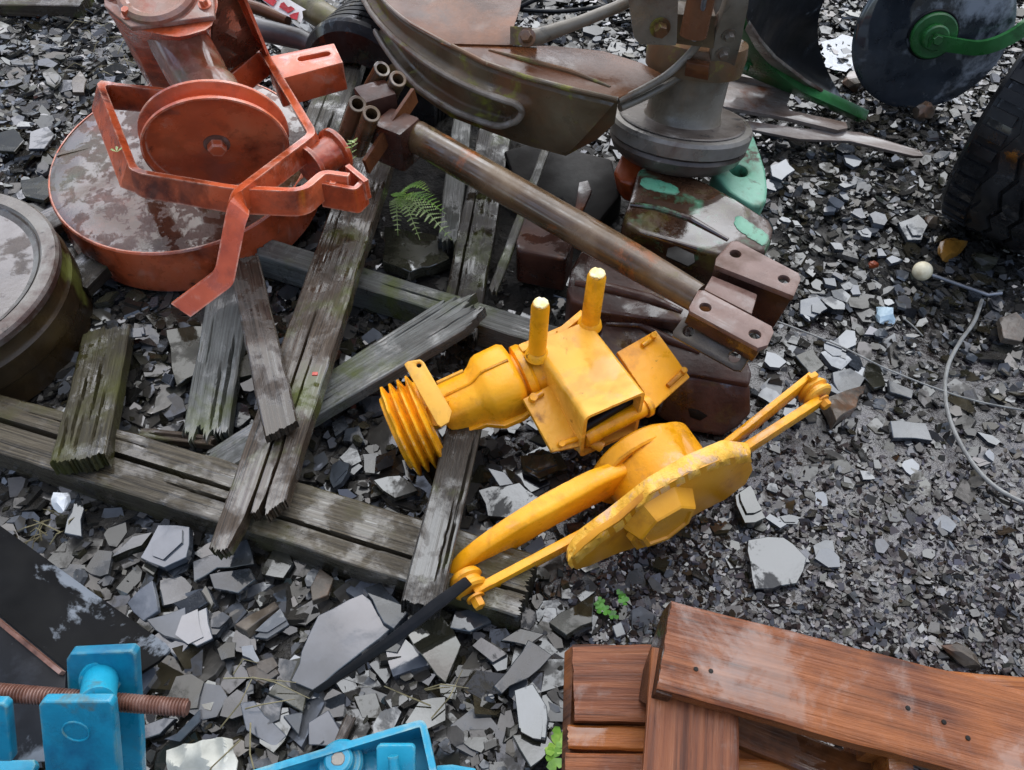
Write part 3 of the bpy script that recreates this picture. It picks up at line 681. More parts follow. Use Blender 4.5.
# ------------------------------------------------------------------ timber
def plank(name, a, b, width, th, mat, label, rag=(.01, .01), cracks=(), seed=1, roll=0, nx=70, nv=40, rough=.0022, taper=(1, 1), parent=None, cat='plank', group='weathered planks of the rubbish heap', cut=(0, 0), warp=0, prof=(None, None), side=.003):
    A, B = (U(*a) if not isinstance(a, Vector) else a), (U(*b) if not isinstance(b, Vector) else b)
    X = (B - A).normalized(); L = (B - A).length
    Z = V((0, 0, 1)); Z = (Z - X * Z.dot(X)).normalized()
    Z = Matrix.Rotation(roll, 3, X) @ Z
    M = frame(A, X, z=Z)
    rnd = random.Random(seed)
    def pw(P, v):
        if not P: return 0
        for (v0, o0), (v1, o1) in zip(P, P[1:]):
            if v <= v1: return o0 + (o1 - o0) * (v - v0) / max(1e-6, v1 - v0)
        return P[-1][1]
    ends = []
    for e in range(2):
        ph = rnd.uniform(0, 50)
        ends.append([rag[e] * (.9 * noise.noise(V((j * 6 / nv + ph, 0, 0))) + .5 * noise.noise(V((j * 17 / nv + ph, 3, 0))) + rnd.uniform(-.35, .35)) + cut[e] * (j / nv - .5) * width + pw(prof[e], j / nv) for j in range(nv + 1)])
    bm = bmesh.new(); secs = []
    for i in range(nx + 1):
        u = i / nx
        top, bot = [], []
        wloc = width * (taper[0] + (taper[1] - taper[0]) * u)
        for j in range(nv + 1):
            v = j / nv
            x0, x1 = ends[0][j], L + ends[1][j]
            x = x0 + (x1 - x0) * u
            ed_ = side * (noise.noise(V((x * 7, seed, 3 if v > .5 else 8))) + .5 * noise.noise(V((x * 23, seed, 3 if v > .5 else 8))))
            y = (v - .5) * wloc + ed_ * abs(v - .5) * 2
            edge = min(v, 1 - v) * wloc
            z = -max(0, .003 - edge) * .9
            z += rough * .35 * noise.noise(V((x * 2.2 + seed, v * width * 130, seed))) + rough * .8 * noise.noise(V((x * 3, v * width * 14, seed + 4)))
            z += warp * math.sin(u * 3.1)
            for (cv, u0, u1, dep, cwid) in cracks:
                if u0 < u < u1:
                    vv = cv + .022 * noise.noise(V((u * 5, cv * 9, seed))) + .010 * noise.noise(V((u * 21, cv * 9, seed)))
                    dd = abs(v - vv) * wloc
                    k = max(0, min(1, (u - u0) / .12, (u1 - u) / .12))
                    wd_ = cwid * .55 * (.35 + .65 * k)
                    if dd < wd_: z -= dep * (1 - dd / wd_) ** .5 * k
            top.append(bm.verts.new((x, y, z))); bot.append(bm.verts.new((x, y * .99, -th + warp * math.sin(u * 3.1) + rough * noise.noise(V((x * 5, v * 9, seed + 7))))))
        secs.append((top, bot))
    for (t0, b0), (t1, b1) in zip(secs, secs[1:]):
        for j in range(nv):
            bm.faces.new((t0[j], t1[j], t1[j + 1], t0[j + 1]))
            bm.faces.new((b0[j], b0[j + 1], b1[j + 1], b1[j]))
        bm.faces.new((t0[0], b0[0], b1[0], t1[0])); bm.faces.new((t0[nv], t1[nv], b1[nv], b0[nv]))
    for t, b_ in (secs[0], secs[-1]):
        for j in range(nv): bm.faces.new((t[j], b_[j], b_[j + 1], t[j + 1]))
    o = mk(name, bm, mat, parent, M, ang=.7)
    if parent is None: tag(o, label, cat, group)
    return o
plank('timber_beam', (-60, 404, .085), (528, 584, .085), .118, .085, w_beam, 'long split grey beam lying across the lower left', rag=(.01, .012),
      cracks=[(.55, -.1, .58, .05, .009), (.36, .42, 1.05, .04, .007), (.82, .1, .4, .008, .003)], seed=3, nx=170, nv=72, rough=.004, cat='beam')
plank('plank', (107, 328, .055), (77, 459, .125), .098, .034, w_moss, 'short moss covered plank with cracked surface resting on the long beam', rag=(.012, .012),
      cracks=[(.3, .35, .9, .012, .005), (.55, .2, .75, .012, .005), (.72, .45, .95, .012, .004), (.15, .6, 1.0, .01, .004), (.42, .65, 1, .01, .004)], seed=5, rough=.004)
plank('plank', (231, 278, .065), (205, 432, .06), .09, .03, w_light, 'short grey plank standing under the red machine with rotten lower end', rag=(.01, .03),
      cracks=[(.8, .4, 1, .015, .006), (.6, .55, 1, .015, .005), (.25, .2, .6, .006, .003)], seed=6, rough=.003)
plank('batten', (243, 258, .175), (281, 429, .178), .062, .02, w_slate, 'narrow dark wet batten lying on the long split plank', rag=(.003, .004), seed=7, rough=.0012, cat='batten', cut=(0, -.25))
# long split plank: body with two prongs at its lower end
plank('plank', (384, 118, .19), (250, 515, .135), .105, .034, w_brown, 'long wet plank with split forked end crossing the long beam', rag=(.01, .012), prof=(None, [(0, .035), (.1, .05), (.3, .052), (.40, .0), (.445, -.085), (.46, -.085), (.50, -.005), (.58, .004), (.62, -.02), (.655, -.06), (.67, -.06), (.70, -.01), (.76, .004), (.9, -.004), (1, -.012)]),
      cracks=[(.455, .60, 1.1, .03, .004), (.66, .72, 1.1, .03, .004), (.25, .15, .45, .005, .003)], seed=23, nx=150, nv=72, rough=.0025, cut=(0, -.5), taper=(1, .98))
plank('plank', (213, 462, .045), (462, 308, .135), .088, .03, w_light, 'pale grey plank with splintered upper end lying under the split plank', rag=(.008, .028), prof=(None, [(0, -.005), (.2, .022), (.45, .012), (.6, .03), (.8, .0), (1, -.03)]),
      cracks=[(.3, .8, 1.02, .010, .003), (.62, .84, 1.02, .010, .003), (.8, .7, 1, .008, .003), (.5, .2, .5, .004, .003)], seed=9, nx=120, nv=64, rough=.0028, taper=(.75, 1.08))
plank('timber_beam', (262, 246, .085), (560, 338, .085), .06, .07, w_light, 'square grey beam running behind the fern slate towards the yellow gearbox', rag=(.01, .01),
      cracks=[(.5, .4, .7, .01, .004)], seed=10, nx=90, rough=.003, cat='beam')
plank('plank', (506, 70, .13), (457, 335, .075), .085, .03, w_dark, 'dark wet plank passing under the rusty pole', rag=(.01, .03),
      cracks=[(.3, .5, 1.05, .012, .004)], seed=11, nx=90, rough=.003)
plank('plank', (468, 70, .10), (448, 240, .09), .05, .03, w_light, 'narrow grey board beside the dark plank behind the rusty pole', rag=(.01, .02), seed=12)
plank('stick', (549, 140, .17), (493, 290, .13), .02, .012, w_grey, 'thin grey stick under the rusty pole', rag=(.003, .02), seed=13, nv=8, cat='stick', rough=.001)
plank('plank', (472, 396, .125), (421, 604, .135), .064, .05, w_dark, 'dark mossy plank leaning on the end of the long beam below the grooved pulley', rag=(.01, .006),
      cracks=[(.85, .2, .9, .008, .004), (.7, .5, .95, .006, .003)], seed=14, nx=90, rough=.0028, roll=-.12)
plank('plank', (352, 40, .17), (300, 185, .16), .1, .035, w_grey, 'grey green plank behind the slotted red bracket', rag=(.01, .02), seed=15, cracks=[(.7, .5, 1, .015, .005), (.5, .65, 1, .015, .005), (.35, .3, .7, .005, .003)])
plank('board', (70, 282, .075), (107, 246, .075), .09, .03, w_dark, 'short dark board sticking out under the red drum', rag=(.003, .004), seed=16, cat='board', nx=30)
plank('board', (30, 226, .06), (70, 208, .06), .08, .025, w_slate, 'dark board end between the left drum and the red drum', rag=(.004, .004), seed=17, cat='board', nx=30)
plank('wood_scrap', (140, 432, .05), (212, 440, .05), .022, .02, w_brown, 'rotten wood splinter against the back of the long beam', rag=(.012, .012), seed=18, cat='wood scrap', nv=12, rough=.004, cracks=[(.5, .1, .9, .008, .004)])
plank('board', (-40, -4, .05), (85, -2, .05), .10, .04, w_brown, 'brown board edge at the top left corner', rag=(.003, .004), seed=19, cat='board', nx=30)
plank('wood_scrap', (338, 742, .03), (350, 716, .035), .016, .012, w_brown, 'small brown wood splinter above the blue tray', rag=(.006, .006), seed=20, cat='wood scrap', nv=10, nx=20)

bm = bmesh.new(); add_box(bm, V((0, 0, 0)), (.011, .008, .004), .0015)
o = mk('paint_fleck', bm, m_pink, None, Matrix.Translation(U(315, 374, .168))); tag(o, 'tiny red paint fleck on the wet split plank beside the batten end', 'paint fleck')
# ------------------------------------------------------------------ red machine, upper left
ZT = V((0, 0, 1))
def build_red():
    c = U(181, 157, .17)
    t = thing('red_drum_mower', 'red oxide painted drum mower head with belt pulley and bent strap frame on old planks', 'mower', (c.x, c.y, .06))
    ax = V((.0, -.10, 1)).normalized()
    rT = 128 / (FPX / ((c - CAM).dot(FW)))
    # drum: side shell and top
    bm = bmesh.new()
    add_lathe(bm, c, ax, [(-.122, rT * 1.0), (-.122, rT * 1.02), (-.115, rT * 1.028), (-.004, rT), (0, rT - .003), (0, rT - .006), (-.11, rT - .01)], seg=96)
    mk('drum_side', bm, m_red, t)
    bm = bmesh.new()
    b2 = bmesh.new(); add_lathe(b2, c + ax * .001, ax, [(-.012, rT - .006), (-.002, rT - .006), (.000, rT - .02), (.001, rT * .6), (.004, rT * .3), (.004, 0)], seg=96)
    for v in b2.verts: v.co += ax * .002 * noise.noise(v.co * 14)
    merge(bm, b2)
    add_strip(bm, [c + ax * .004 + V((-.30, .01, 0)), c + ax * .005 + V((-.05, .12, -.0))], V((0.004, -.010, 0)), .003)
    mk('drum_top', bm, m_redtop, t)
    bm = bmesh.new()                                           # lugs on the left of the drum
    for px in ((60, 195), (65, 210)):
        add_box(bm, U(px[0], px[1], .12), (.014, .02, .024), .003)
    mk('drum_lug', bm, m_red, t)
    # gearbox
    cz = .60
    cover_px = [(103, -14), (212, -18), (214, 16), (130, 27), (104, 6)]
    P = pl3((103, 0, cz), (214, 0, cz), (170, 27, cz - .02))
    g = slab('gearbox_cover', cover_px, P, .012, m_redgrey, t, bev=.003, seg=3)
    M = WM[g]
    q = P.hit(158, -6)
    bm = bmesh.new(); add_lathe(bm, q, P.n, [(0, .075), (.008, .075), (.014, .068), (.014, .060), (.009, .054), (.009, 0)], seg=48)
    mk('bearing_cap', bm, m_redgrey, g)
    for px in ((128, 15), (205, 5), (112, -4)):
        bm = bmesh.new(); add_bolt(bm, P.hit(*px), P.n, .0085, .012); mk('bolt', bm, m_red, g)
    bm = bmesh.new()                                           # cast body: loft from the cover down to the drum
    top = [P.hit(*p) - P.n * .012 for p in [(102, -10), (215, -14), (216, 16), (190, 34), (130, 26), (103, 8)]]
    mid = [U(x, y, .40) for x, y in [(112, -6), (212, -14), (212, 30), (196, 46), (140, 52), (118, 36)]]
    low = [U(x, y, .19) for x, y in [(128, 40), (222, 30), (226, 84), (206, 104), (165, 110), (146, 84)]]
    rings = []
    for k in range(9):
        s = k / 8
        row = []
        for a, b, d in zip(top, mid, low):
            p = a.lerp(b, s * 2) if s < .5 else b.lerp(d, s * 2 - 1)
            row.append(p)
        cc = sum(row, V()) / len(row)
        rr = []
        for i, p in enumerate(row):                            # rounded hexagon
            nx_, pv = row[(i + 1) % 6], row[i - 1]
            for w_ in (0, .25, .5):
                rr.append((p.lerp(nx_, w_)) if w_ else p * .72 + pv * .14 + nx_ * .14)
        rings.append([bm.verts.new(p) for p in rr])
    for a, b in zip(rings, rings[1:]):
        n = len(a)
        for i in range(n): bm.faces.new((a[i], a[(i + 1) % n], b[(i + 1) % n], b[i]))
    bm.faces.new(rings[0]); bm.faces.new(rings[-1][::-1])
    mk('gearbox_body', bm, m_red, t)
    # pulley and shaft housing
    pc = U(217, 146, .36); n = V((.22, -.91, -.25)).normalized()
    pr = .143
    bm = bmesh.new()
    add_lathe(bm, pc, n, [(-.036, .03), (-.036, pr * .97), (-.034, pr * 1.02), (-.029, pr * 1.02), (-.025, pr * .97), (-.015, pr * .86), (-.012, pr * .86),
                          (-.002, pr * .97), (.004, pr), (.010, pr), (.011, pr * .975), (-.004, pr * .93), (-.010, pr * .5), (-.006, pr * .2), (-.006, 0)], seg=80)
    pu = mk('belt_pulley', bm, m_red, t)
    bm = bmesh.new(); add_lathe(bm, pc - n * .006, n, [(0, .026), (.003, .026), (.004, .022), (.004, 0)], seg=24)
    mk('washer', bm, m_rustrod, pu)
    bm = bmesh.new(); add_hex(bm, pc - n * .003, n, .019, .017); mk('nut', bm, m_red, pu)
    h0 = U(173, 30, .49); h1 = U(203, 84, .43)
    d = (h1 - h0).normalized()
    bm = bmesh.new(); add_lathe(bm, h0, d, [(-.05, .052), (0, .056), (.03, .060), (.10, .060), (.14, .058), (.155, .064), (.185, .064), (.188, .05), (.188, 0)], seg=48)
    hs = mk('shaft_housing', bm, m_redgrey, t)
    for k in range(6):
        u = d.orthogonal().normalized(); w_ = d.cross(u); a = k * 1.047
        bm = bmesh.new(); add_bolt(bm, h0 + d * .186 + (u * math.cos(a) + w_ * math.sin(a)) * .054, d, .007, .010); mk('bolt', bm, m_red, hs)
    # bent strap frame, top edge at z .36
    z = .36
    E = lambda x, y, zz=z: U(x, y, zz)
    dn = V((0, 0, -.052))
    s1 = round_path([E(182, 92), E(104, 84), E(138, 169), E(234, 185), E(300, 188, .355), E(322, 169, .35), E(350, 173, .345)], .02)
    offs = []
    for p in s1:
        offs.append(dn + V((-.03 if p.x < U(140, 160, z).x else -.004, -.012, 0)))
    bm = bmesh.new(); add_strip(bm, s1, offs, -.016); bevel_sharp(bm, .002, 1); mk('strap_frame', bm, m_red, t)
    s2 = round_path([E(222, 82), E(259, 51), E(308, 133), E(232, 190, .372), E(227, 206, .36), E(215, 270, .27), E(172, 302, .235)], .012)
    offs = []
    for i_, p in enumerate(s2):
        k = 0 if i_ < 13 else min(1, (i_ - 12) / 5)
        o_ = dn + V((.02 if 1 <= i_ <= 5 else .012 if i_ <= 7 else 0, -.004, .006 if i_ > 8 else 0))
        offs.append(o_.lerp(V((.030, -.008, -.028)), k))
    bm = bmesh.new(); add_strip(bm, s2, offs, .017); bevel_sharp(bm, .002, 1); mk('strap_frame', bm, m_red, t)
    # slotted bracket
    P2 = flat(.35)
    pts = [P2.hit(*p) for p in ((272, 55), (334, 43), (343, 62), (284, 79))]
    ang = math.atan2((pts[1] - pts[0]).y, (pts[1] - pts[0]).x)
    slab('slotted_bracket', [(265, 57), (334, 43), (343, 62), (276, 80)], P2, .07, m_red, t, bev=.003, holes=[(314, 56, .0105, .056, 0.0)])
    # idler roller with bracket
    r0 = U(312, 165, .31); r1 = U(336, 150, .31); d = (r1 - r0).normalized()
    L = (r1 - r0).length
    bm = bmesh.new(); add_lathe(bm, r0 - d * .01, d, [(0, 0), (0, .045), (.010, .045), (.014, .036), (L * .5, .034), (L, .036), (L + .004, .048), (L + .014, .048), (L + .016, .03), (L + .016, 0)], seg=40)
    mk('idler_roller', bm, m_red, t)
    bm = bmesh.new()
    add_strip(bm, round_path([E(318, 183, .34), E(356, 190, .335), E(366, 180, .335)], .01), V((0, -.006, -.055)), .011)
    add_strip(bm, [E(345, 166, .345), E(364, 182, .34)], V((0, -.0, -.045)), .011)
    bevel_sharp(bm, .0015, 1); br = mk('roller_bracket', bm, m_red, t)
    bm = bmesh.new(); add_bolt(bm, E(333, 184, .325), V((.1, -.9, .3)), .011, .016); mk('bolt', bm, m_red, br)
    # guard plate on the right of the gearbox
    P3 = pl3((262, 50, .36), (240, 0, .52), (222, 80, .34))
    gp = slab('side_plate', [(214, -10), (238, -10), (262, 48), (224, 84), (212, 58)], P3, .006, m_redtop, t, bev=.001)
    bm = bmesh.new(); add_strip(bm, [P3.hit(236, -12), P3.hit(262, 50)], P3.n * .028, .007); bevel_sharp(bm, .0015, 1); mk('plate_lip', bm, m_red, gp)
    # little yellow leaf on the strap
    bm = bmesh.new(); b = U(117, 152, .365)
    for k in range(3):
        a = k * 1.1; bm.faces.new([bm.verts.new(b + V((math.cos(a + s) * q, math.sin(a + s) * q, .004 * q / .01))) for s, q in ((0, 0), (.4, .011), (.8, .013), (1.0, .008))])
    lf = mk('fallen_leaf', bm, m_leafpale); tag(lf, 'tiny pale yellow leaf stuck on the red strap frame', 'leaf')
build_red()
# ------------------------------------------------------------------ big drum at the left edge
def build_left_drum():
    c = U(-81, 277, .20); k = (c - CAM).dot(FW) / FPX
    r = 131 * k
    t = thing('rusty_drum', 'big rusty round drum with raised rim cut by the left picture edge', 'drum', (c.x, c.y, .0))
    ax = V((.02, -.05, 1)).normalized()
    bm = bmesh.new(); add_lathe(bm, c, ax, [(-.02, r * .72), (-.006, r * .86), (0, r * .88), (0, r * .98), (-.006, r), (-.02, r)], seg=110); mk('rim', bm, m_disc, t)
    bm = bmesh.new(); b2 = bmesh.new(); add_lathe(b2, c, ax, [(-.004, r * .855), (-.012, r * .83), (-.012, r * .5), (-.010, 0)], seg=110)
    merge(bm, b2); mk('drum_top', bm, m_drum, t)
    bm = bmesh.new(); add_lathe(bm, c, ax, [(-.02, r * .985), (-.05, r * .99), (-.055, r * 1.0), (-.060, r * 1.015), (-.11, r * 1.015), (-.115, r * 1.0), (-.18, r * 1.0), (-.19, r * .9)], seg=110)
    mk('drum_side', bm, m_drumside, t)
build_left_drum()
# ------------------------------------------------------------------ brown mower with curved guard and hub
m_ribs = MAT('pale_rib_metal', [hexc('#5a4f42'), hexc('#7b7063'), hexc('#948b7f')], scale=14, rough=(.25, .5), bump=.3, spots=[(hexc('#5c4030'), .6, 10, .06), (hexc('#7b7a3a'), .66, 14, .05)])  # ribs and rolled edge coloured paler than the skirt
def build_guard():
    o = U(680, 130, .0)
    t = thing('old_drum_mower', 'old brown drum mower with long curved ribbed guard and greasy grey hub', 'mower', (o.x, o.y, .0))
    zt, zb = .42, .235
    top_px = [(352, -45), (374, -14), (385, 2), (397, 13), (410, 23), (428, 33), (448, 44), (485, 62), (525, 76), (570, 88), (618, 99)]
    bot_px = [(350, -20), (370, 5), (378, 18), (384, 34), (390, 48), (401, 71), (417, 93), (450, 117), (482, 129), (525, 145), (566, 156)]
    def interp(pts, n):
        P = [V(p) for p in pts]; d = [0]
        for a, b in zip(P, P[1:]): d.append(d[-1] + (b - a).length)
        out = []
        for i in range(n):
            s = d[-1] * i / (n - 1); j = 0
            while j < len(d) - 2 and d[j + 1] < s: j += 1
            out.append(P[j].lerp(P[j + 1], (s - d[j]) / (d[j + 1] - d[j])))
        return out
    nu, nv = 110, 64
    T = interp([U(x, y, zt) for x, y in top_px], nu); B = interp([U(x, y, zb) for x, y in bot_px], nu)
    # smooth
    for _ in range(3):
        for A in (T, B):
            A[1:-1] = [(A[i - 1] + A[i] * 2 + A[i + 1]) / 4 for i in range(1, nu - 1)]
    bm = bmesh.new(); g = []
    inward = []
    for i in range(nu):
        tg = (T[min(i + 1, nu - 1)] - T[max(i - 1, 0)]).normalized(); n = tg.cross(ZT).normalized()
        if n.y > 0: n = -n
        inward.append(n)
    def sdf(u, v):
        Ux, c, h, ue = u * .95, .52 * .19, .042, .80 * .95
        dv = v * .19 - c
        return (abs(dv) if Ux < ue else math.hypot(Ux - ue, dv)) - h
    def rib(u, v): return math.exp(-(sdf(u, v) / .0065) ** 2)
    for i in range(nu):
        row = []
        for j in range(nv + 1):
            u, v = i / (nu - 1), j / nv
            cut = 1.0
            if u > .9: cut = 1 - .0 * (u - .9) / .1
            p = T[i].lerp(B[i], v * cut) + inward[i] * (.022 * rib(u, v) + .010 * math.sin(v * 3.14) + - .007 * max(0, min(1, -sdf(u, v) / .008)))
            if v < .08: p += -inward[i] * .004
            row.append(p)
        g.append(row)
    vo = [[bm.verts.new(p) for p in r] for r in g]
    vi = [[bm.verts.new(p - inward[i] * .004) for p in r] for i, r in enumerate(g)]
    for i in range(nu - 1):
        for j in range(nv):
            bm.faces.new((vo[i][j], vo[i + 1][j], vo[i + 1][j + 1], vo[i][j + 1]))
            bm.faces.new((vi[i][j], vi[i][j + 1], vi[i + 1][j + 1], vi[i + 1][j]))
        bm.faces.new((vo[i][0], vi[i][0], vi[i + 1][0], vo[i + 1][0])); bm.faces.new((vo[i][nv], vo[i + 1][nv], vi[i + 1][nv], vi[i][nv]))
    for j in range(nv): bm.faces.new((vo[-1][j], vi[-1][j], vi[-1][j + 1], vo[-1][j + 1]))
    sk = mk('guard_skirt', bm, m_guard, t, ang=1.0)
    bm = bmesh.new(); K = 150
    path = []
    c_, h_, ue_ = .52 * .19, .042, .80 * .95
    for q in range(K + 1):
        d_ = q / K * (2 * ue_ - .1 + math.pi * h_)
        if d_ < ue_ - .05: uu, vv = .05 + d_, c_ - h_
        elif d_ < ue_ - .05 + math.pi * h_:
            a_ = (d_ - ue_ + .05) / h_; uu, vv = ue_ + h_ * math.sin(a_), c_ - h_ * math.cos(a_)
        else: uu, vv = ue_ - (d_ - ue_ + .05 - math.pi * h_), c_ + h_
        fi = min(nu - 1.001, uu / .95 * (nu - 1)); i0 = int(fi); fj = min(nv - .001, vv / .19 * nv); j0 = int(fj)
        p = g[i0][j0].lerp(g[i0 + 1][j0], fi - i0).lerp(g[i0][j0 + 1].lerp(g[i0 + 1][j0 + 1], fi - i0), fj - j0)
        path.append(p + inward[i0] * .002)
    add_tube(bm, path, .0075, 10); mk('pressed_rib', bm, m_ribs, sk)
    bm = bmesh.new(); add_tube(bm, [T[i] + inward[i] * .001 for i in range(0, nu, 3)] + [T[-1]], .0045, 8); mk('rolled_edge', bm, m_ribs, sk)
    bm = bmesh.new()                                            # the small corner flange at the right end
    P = [T[-1], U(614, 124, .33), U(598, 139, .29), B[-1]]
    n = inward[-1]
    f = bm.faces.new([bm.verts.new(p - n * .001) for p in P]); r = bmesh.ops.extrude_face_region(bm, geom=[f])
    for v in [q for q in r['geom'] if isinstance(q, bmesh.types.BMVert)]: v.co -= n * .005
    mk('guard_corner', bm, m_guard, sk)
    P1 = flat(zt + .004)
    s = [(352, -46), (374, -14), (385, 2), (397, 13), (410, 23), (428, 33), (448, 43.5), (513, 45), (514, 26), (520, 8), (524, -14), (480, -40)]
    slab('guard_top', s, P1, .004, m_guardtop, t, bev=.001)
    s = [(440, 42.5), (485, 61), (525, 75), (570, 87), (618, 98), (666, 76), (642, 63), (604, 51), (552, 45.5), (512, 46)]
    g2 = slab('guard_top', s, flat(zt), .004, m_guardtop, t, bev=.001)
    bm = bmesh.new()
    add_tube(bm, round_path([U(489, 50, zt), U(530, 61, zt + .001), U(572, 72, zt + .001), U(610, 87, zt)], .02), [.003] + [.006] * 10 + [.003], 10)
    add_tube(bm, [U(452, 46, zt), U(485, 63, zt), U(525, 77, zt), U(570, 89, zt), U(617, 99.5, zt)], .0055, 10)
    mk('guard_rib', bm, m_guard, g2)
    # rim bars at the right edge of the top
    bm = bmesh.new()
    path = [U(618, 101, zt - .01), U(640, 91, zt - .005), U(668, 75, zt + .002), U(692, 52, .47), (U(722, 14, .56)), U(735, -8, .60)]
    add_tube(bm, round_path(path, .04), .008, 12); mk('hose', bm, m_hub, t)
    bm = bmesh.new(); add_tube(bm, round_path([U(620, 108, zt - .03), U(645, 97, zt - .03), U(672, 82, zt - .02), U(700, 64, .42), U(715, 60, .42)], .03), .008, 12); mk('hose', bm, m_hub, t)
    # clevis bracket and long rod
    slab('clevis_plate', [(510, 26), (537, 28), (537, 46), (510, 45)], Plane(U(522, 36, zt + .02), (-.1, -.8, .55)), .008, m_guard, t, bev=.0015)
    bm = bmesh.new(); add_tube(bm, [U(524, 39, .46), U(540, 36, .465), U(580, 22, .49), U(615, 8, .515), U(640, -4, .53)], [.017, .017, .0125, .0125, .0125], 20)
    rd = mk('tie_rod', bm, m_hub, t)
    bm = bmesh.new(); add_bolt(bm, U(527, 38, .475), V((-.2, -.7, .7)), .013, .016); mk('bolt', bm, m_guard, rd)
    # hub
    c = U(682, 119, .27); k = (c - CAM).dot(FW) / FPX; r = 70 * k
    ax = V((.09, .26, 1)).normalized()
    bm = bmesh.new(); add_lathe(bm, c, ax, [(-.085, 0), (-.085, r * .82), (-.07, r * .93), (-.05, r * .99), (-.042, r * .97), (-.038, r * .93)], seg=80); mk('drum_base', bm, m_discdark, t)
    bm = bmesh.new(); add_lathe(bm, c, ax, [(-.038, r * .9), (-.036, r * 1.0), (-.008, r * 1.02), (0, r * .99), (.0005, r * .97), (.001, r * .93), (.002, r * .60), (.002, 0)], seg=80); mk('hub_flange', bm, m_disc, t)
    bm = bmesh.new(); add_lathe(bm, c, ax, [(.0035, 0), (.0035, r * .90), (.006, r * .88), (.007, r * .5)], seg=80); mk('flange_top', bm, m_discdark, t)
    bm = bmesh.new(); add_lathe(bm, c, ax, [(.005, r * .56), (.012, r * .53), (.03, r * .52), (.10, r * .52), (.115, r * .54), (.12, 0)], seg=64); mk('hub_neck', bm, m_hub, t)
    bm = bmesh.new(); add_lathe(bm, c, ax, [(.115, 0), (.115, r * .66), (.15, r * .68), (.175, r * .66), (.18, 0)], seg=64); mk('hub_collar', bm, m_guard, t)
    bm = bmesh.new(); add_lathe(bm, c, ax, [(.178, r * .40), (.30, r * .34), (.46, r * .34)], seg=48); mk('column', bm, m_hub, t)
    # box bracket on the left of the column: front face plate + side
    Pf = pl3((636, 0, .59), (678, 0, .59), (640, 44, .50))
    bx = slab('column_bracket', [(626, -14), (679, -14), (677, 42), (676, 46), (640, 45), (634, 38)], Pf, .06, m_hub, t, bev=.003)
    bm = bmesh.new(); add_bolt(bm, Pf.hit(660, 27), Pf.n, .014, .018); mk('bolt', bm, m_guard, bx)
    Pc = pl3((680, 10, .57), (716, 10, .57), (700, 46, .495))
    slab('column_plate', [(677, 14), (716, 16), (714, 49), (676, 44)], Pc, .05, m_guard, t, bev=.003)
    bm = bmesh.new(); add_lathe(bm, U(699, 8, .60), (.05, .1, 1), [(-.05, 0), (-.05, .026), (.09, .026), (.09, 0)], seg=32); mk('rusty_sleeve', bm, m_guardtop, t)
    bm = bmesh.new(); add_tube(bm, [U(706, -10, .66), U(702, 12, .60), U(694, 40, .54)], .005, 10); mk('wire_rod', bm, m_steel, t)
    Pr = pl3((728, 10, .58), (748, 0, .60), (716, 78, .40))
    sp = slab('side_plate', [(733, -16), (752, -16), (748, 10), (741, 45), (733, 74), (728, 79), (709, 78), (712, 50), (716, 34)], Pr, .022, m_hub, t, bev=.004)
    for px in ((728.5, 34), (722.5, 52)):
        bm = bmesh.new(); add_bolt(bm, Pr.hit(*px), Pr.n, .010, .012); mk('bolt', bm, m_hub, sp)
    slab('rusty_clamp', [(686, 62), (709, 66), (708, 81), (684, 76)], pl3((686, 62, .46), (709, 66, .46), (685, 76, .43)), .02, m_guardtop, t, bev=.003)
    bm = bmesh.new(); add_tube(bm, round_path([U(560, -12, .2), U(530, 2, .18), U(515, 10, .16), U(560, 12, .12), U(625, 4, .1)], .05), .007, 10); mk('hose', bm, m_black, t)
build_guard()
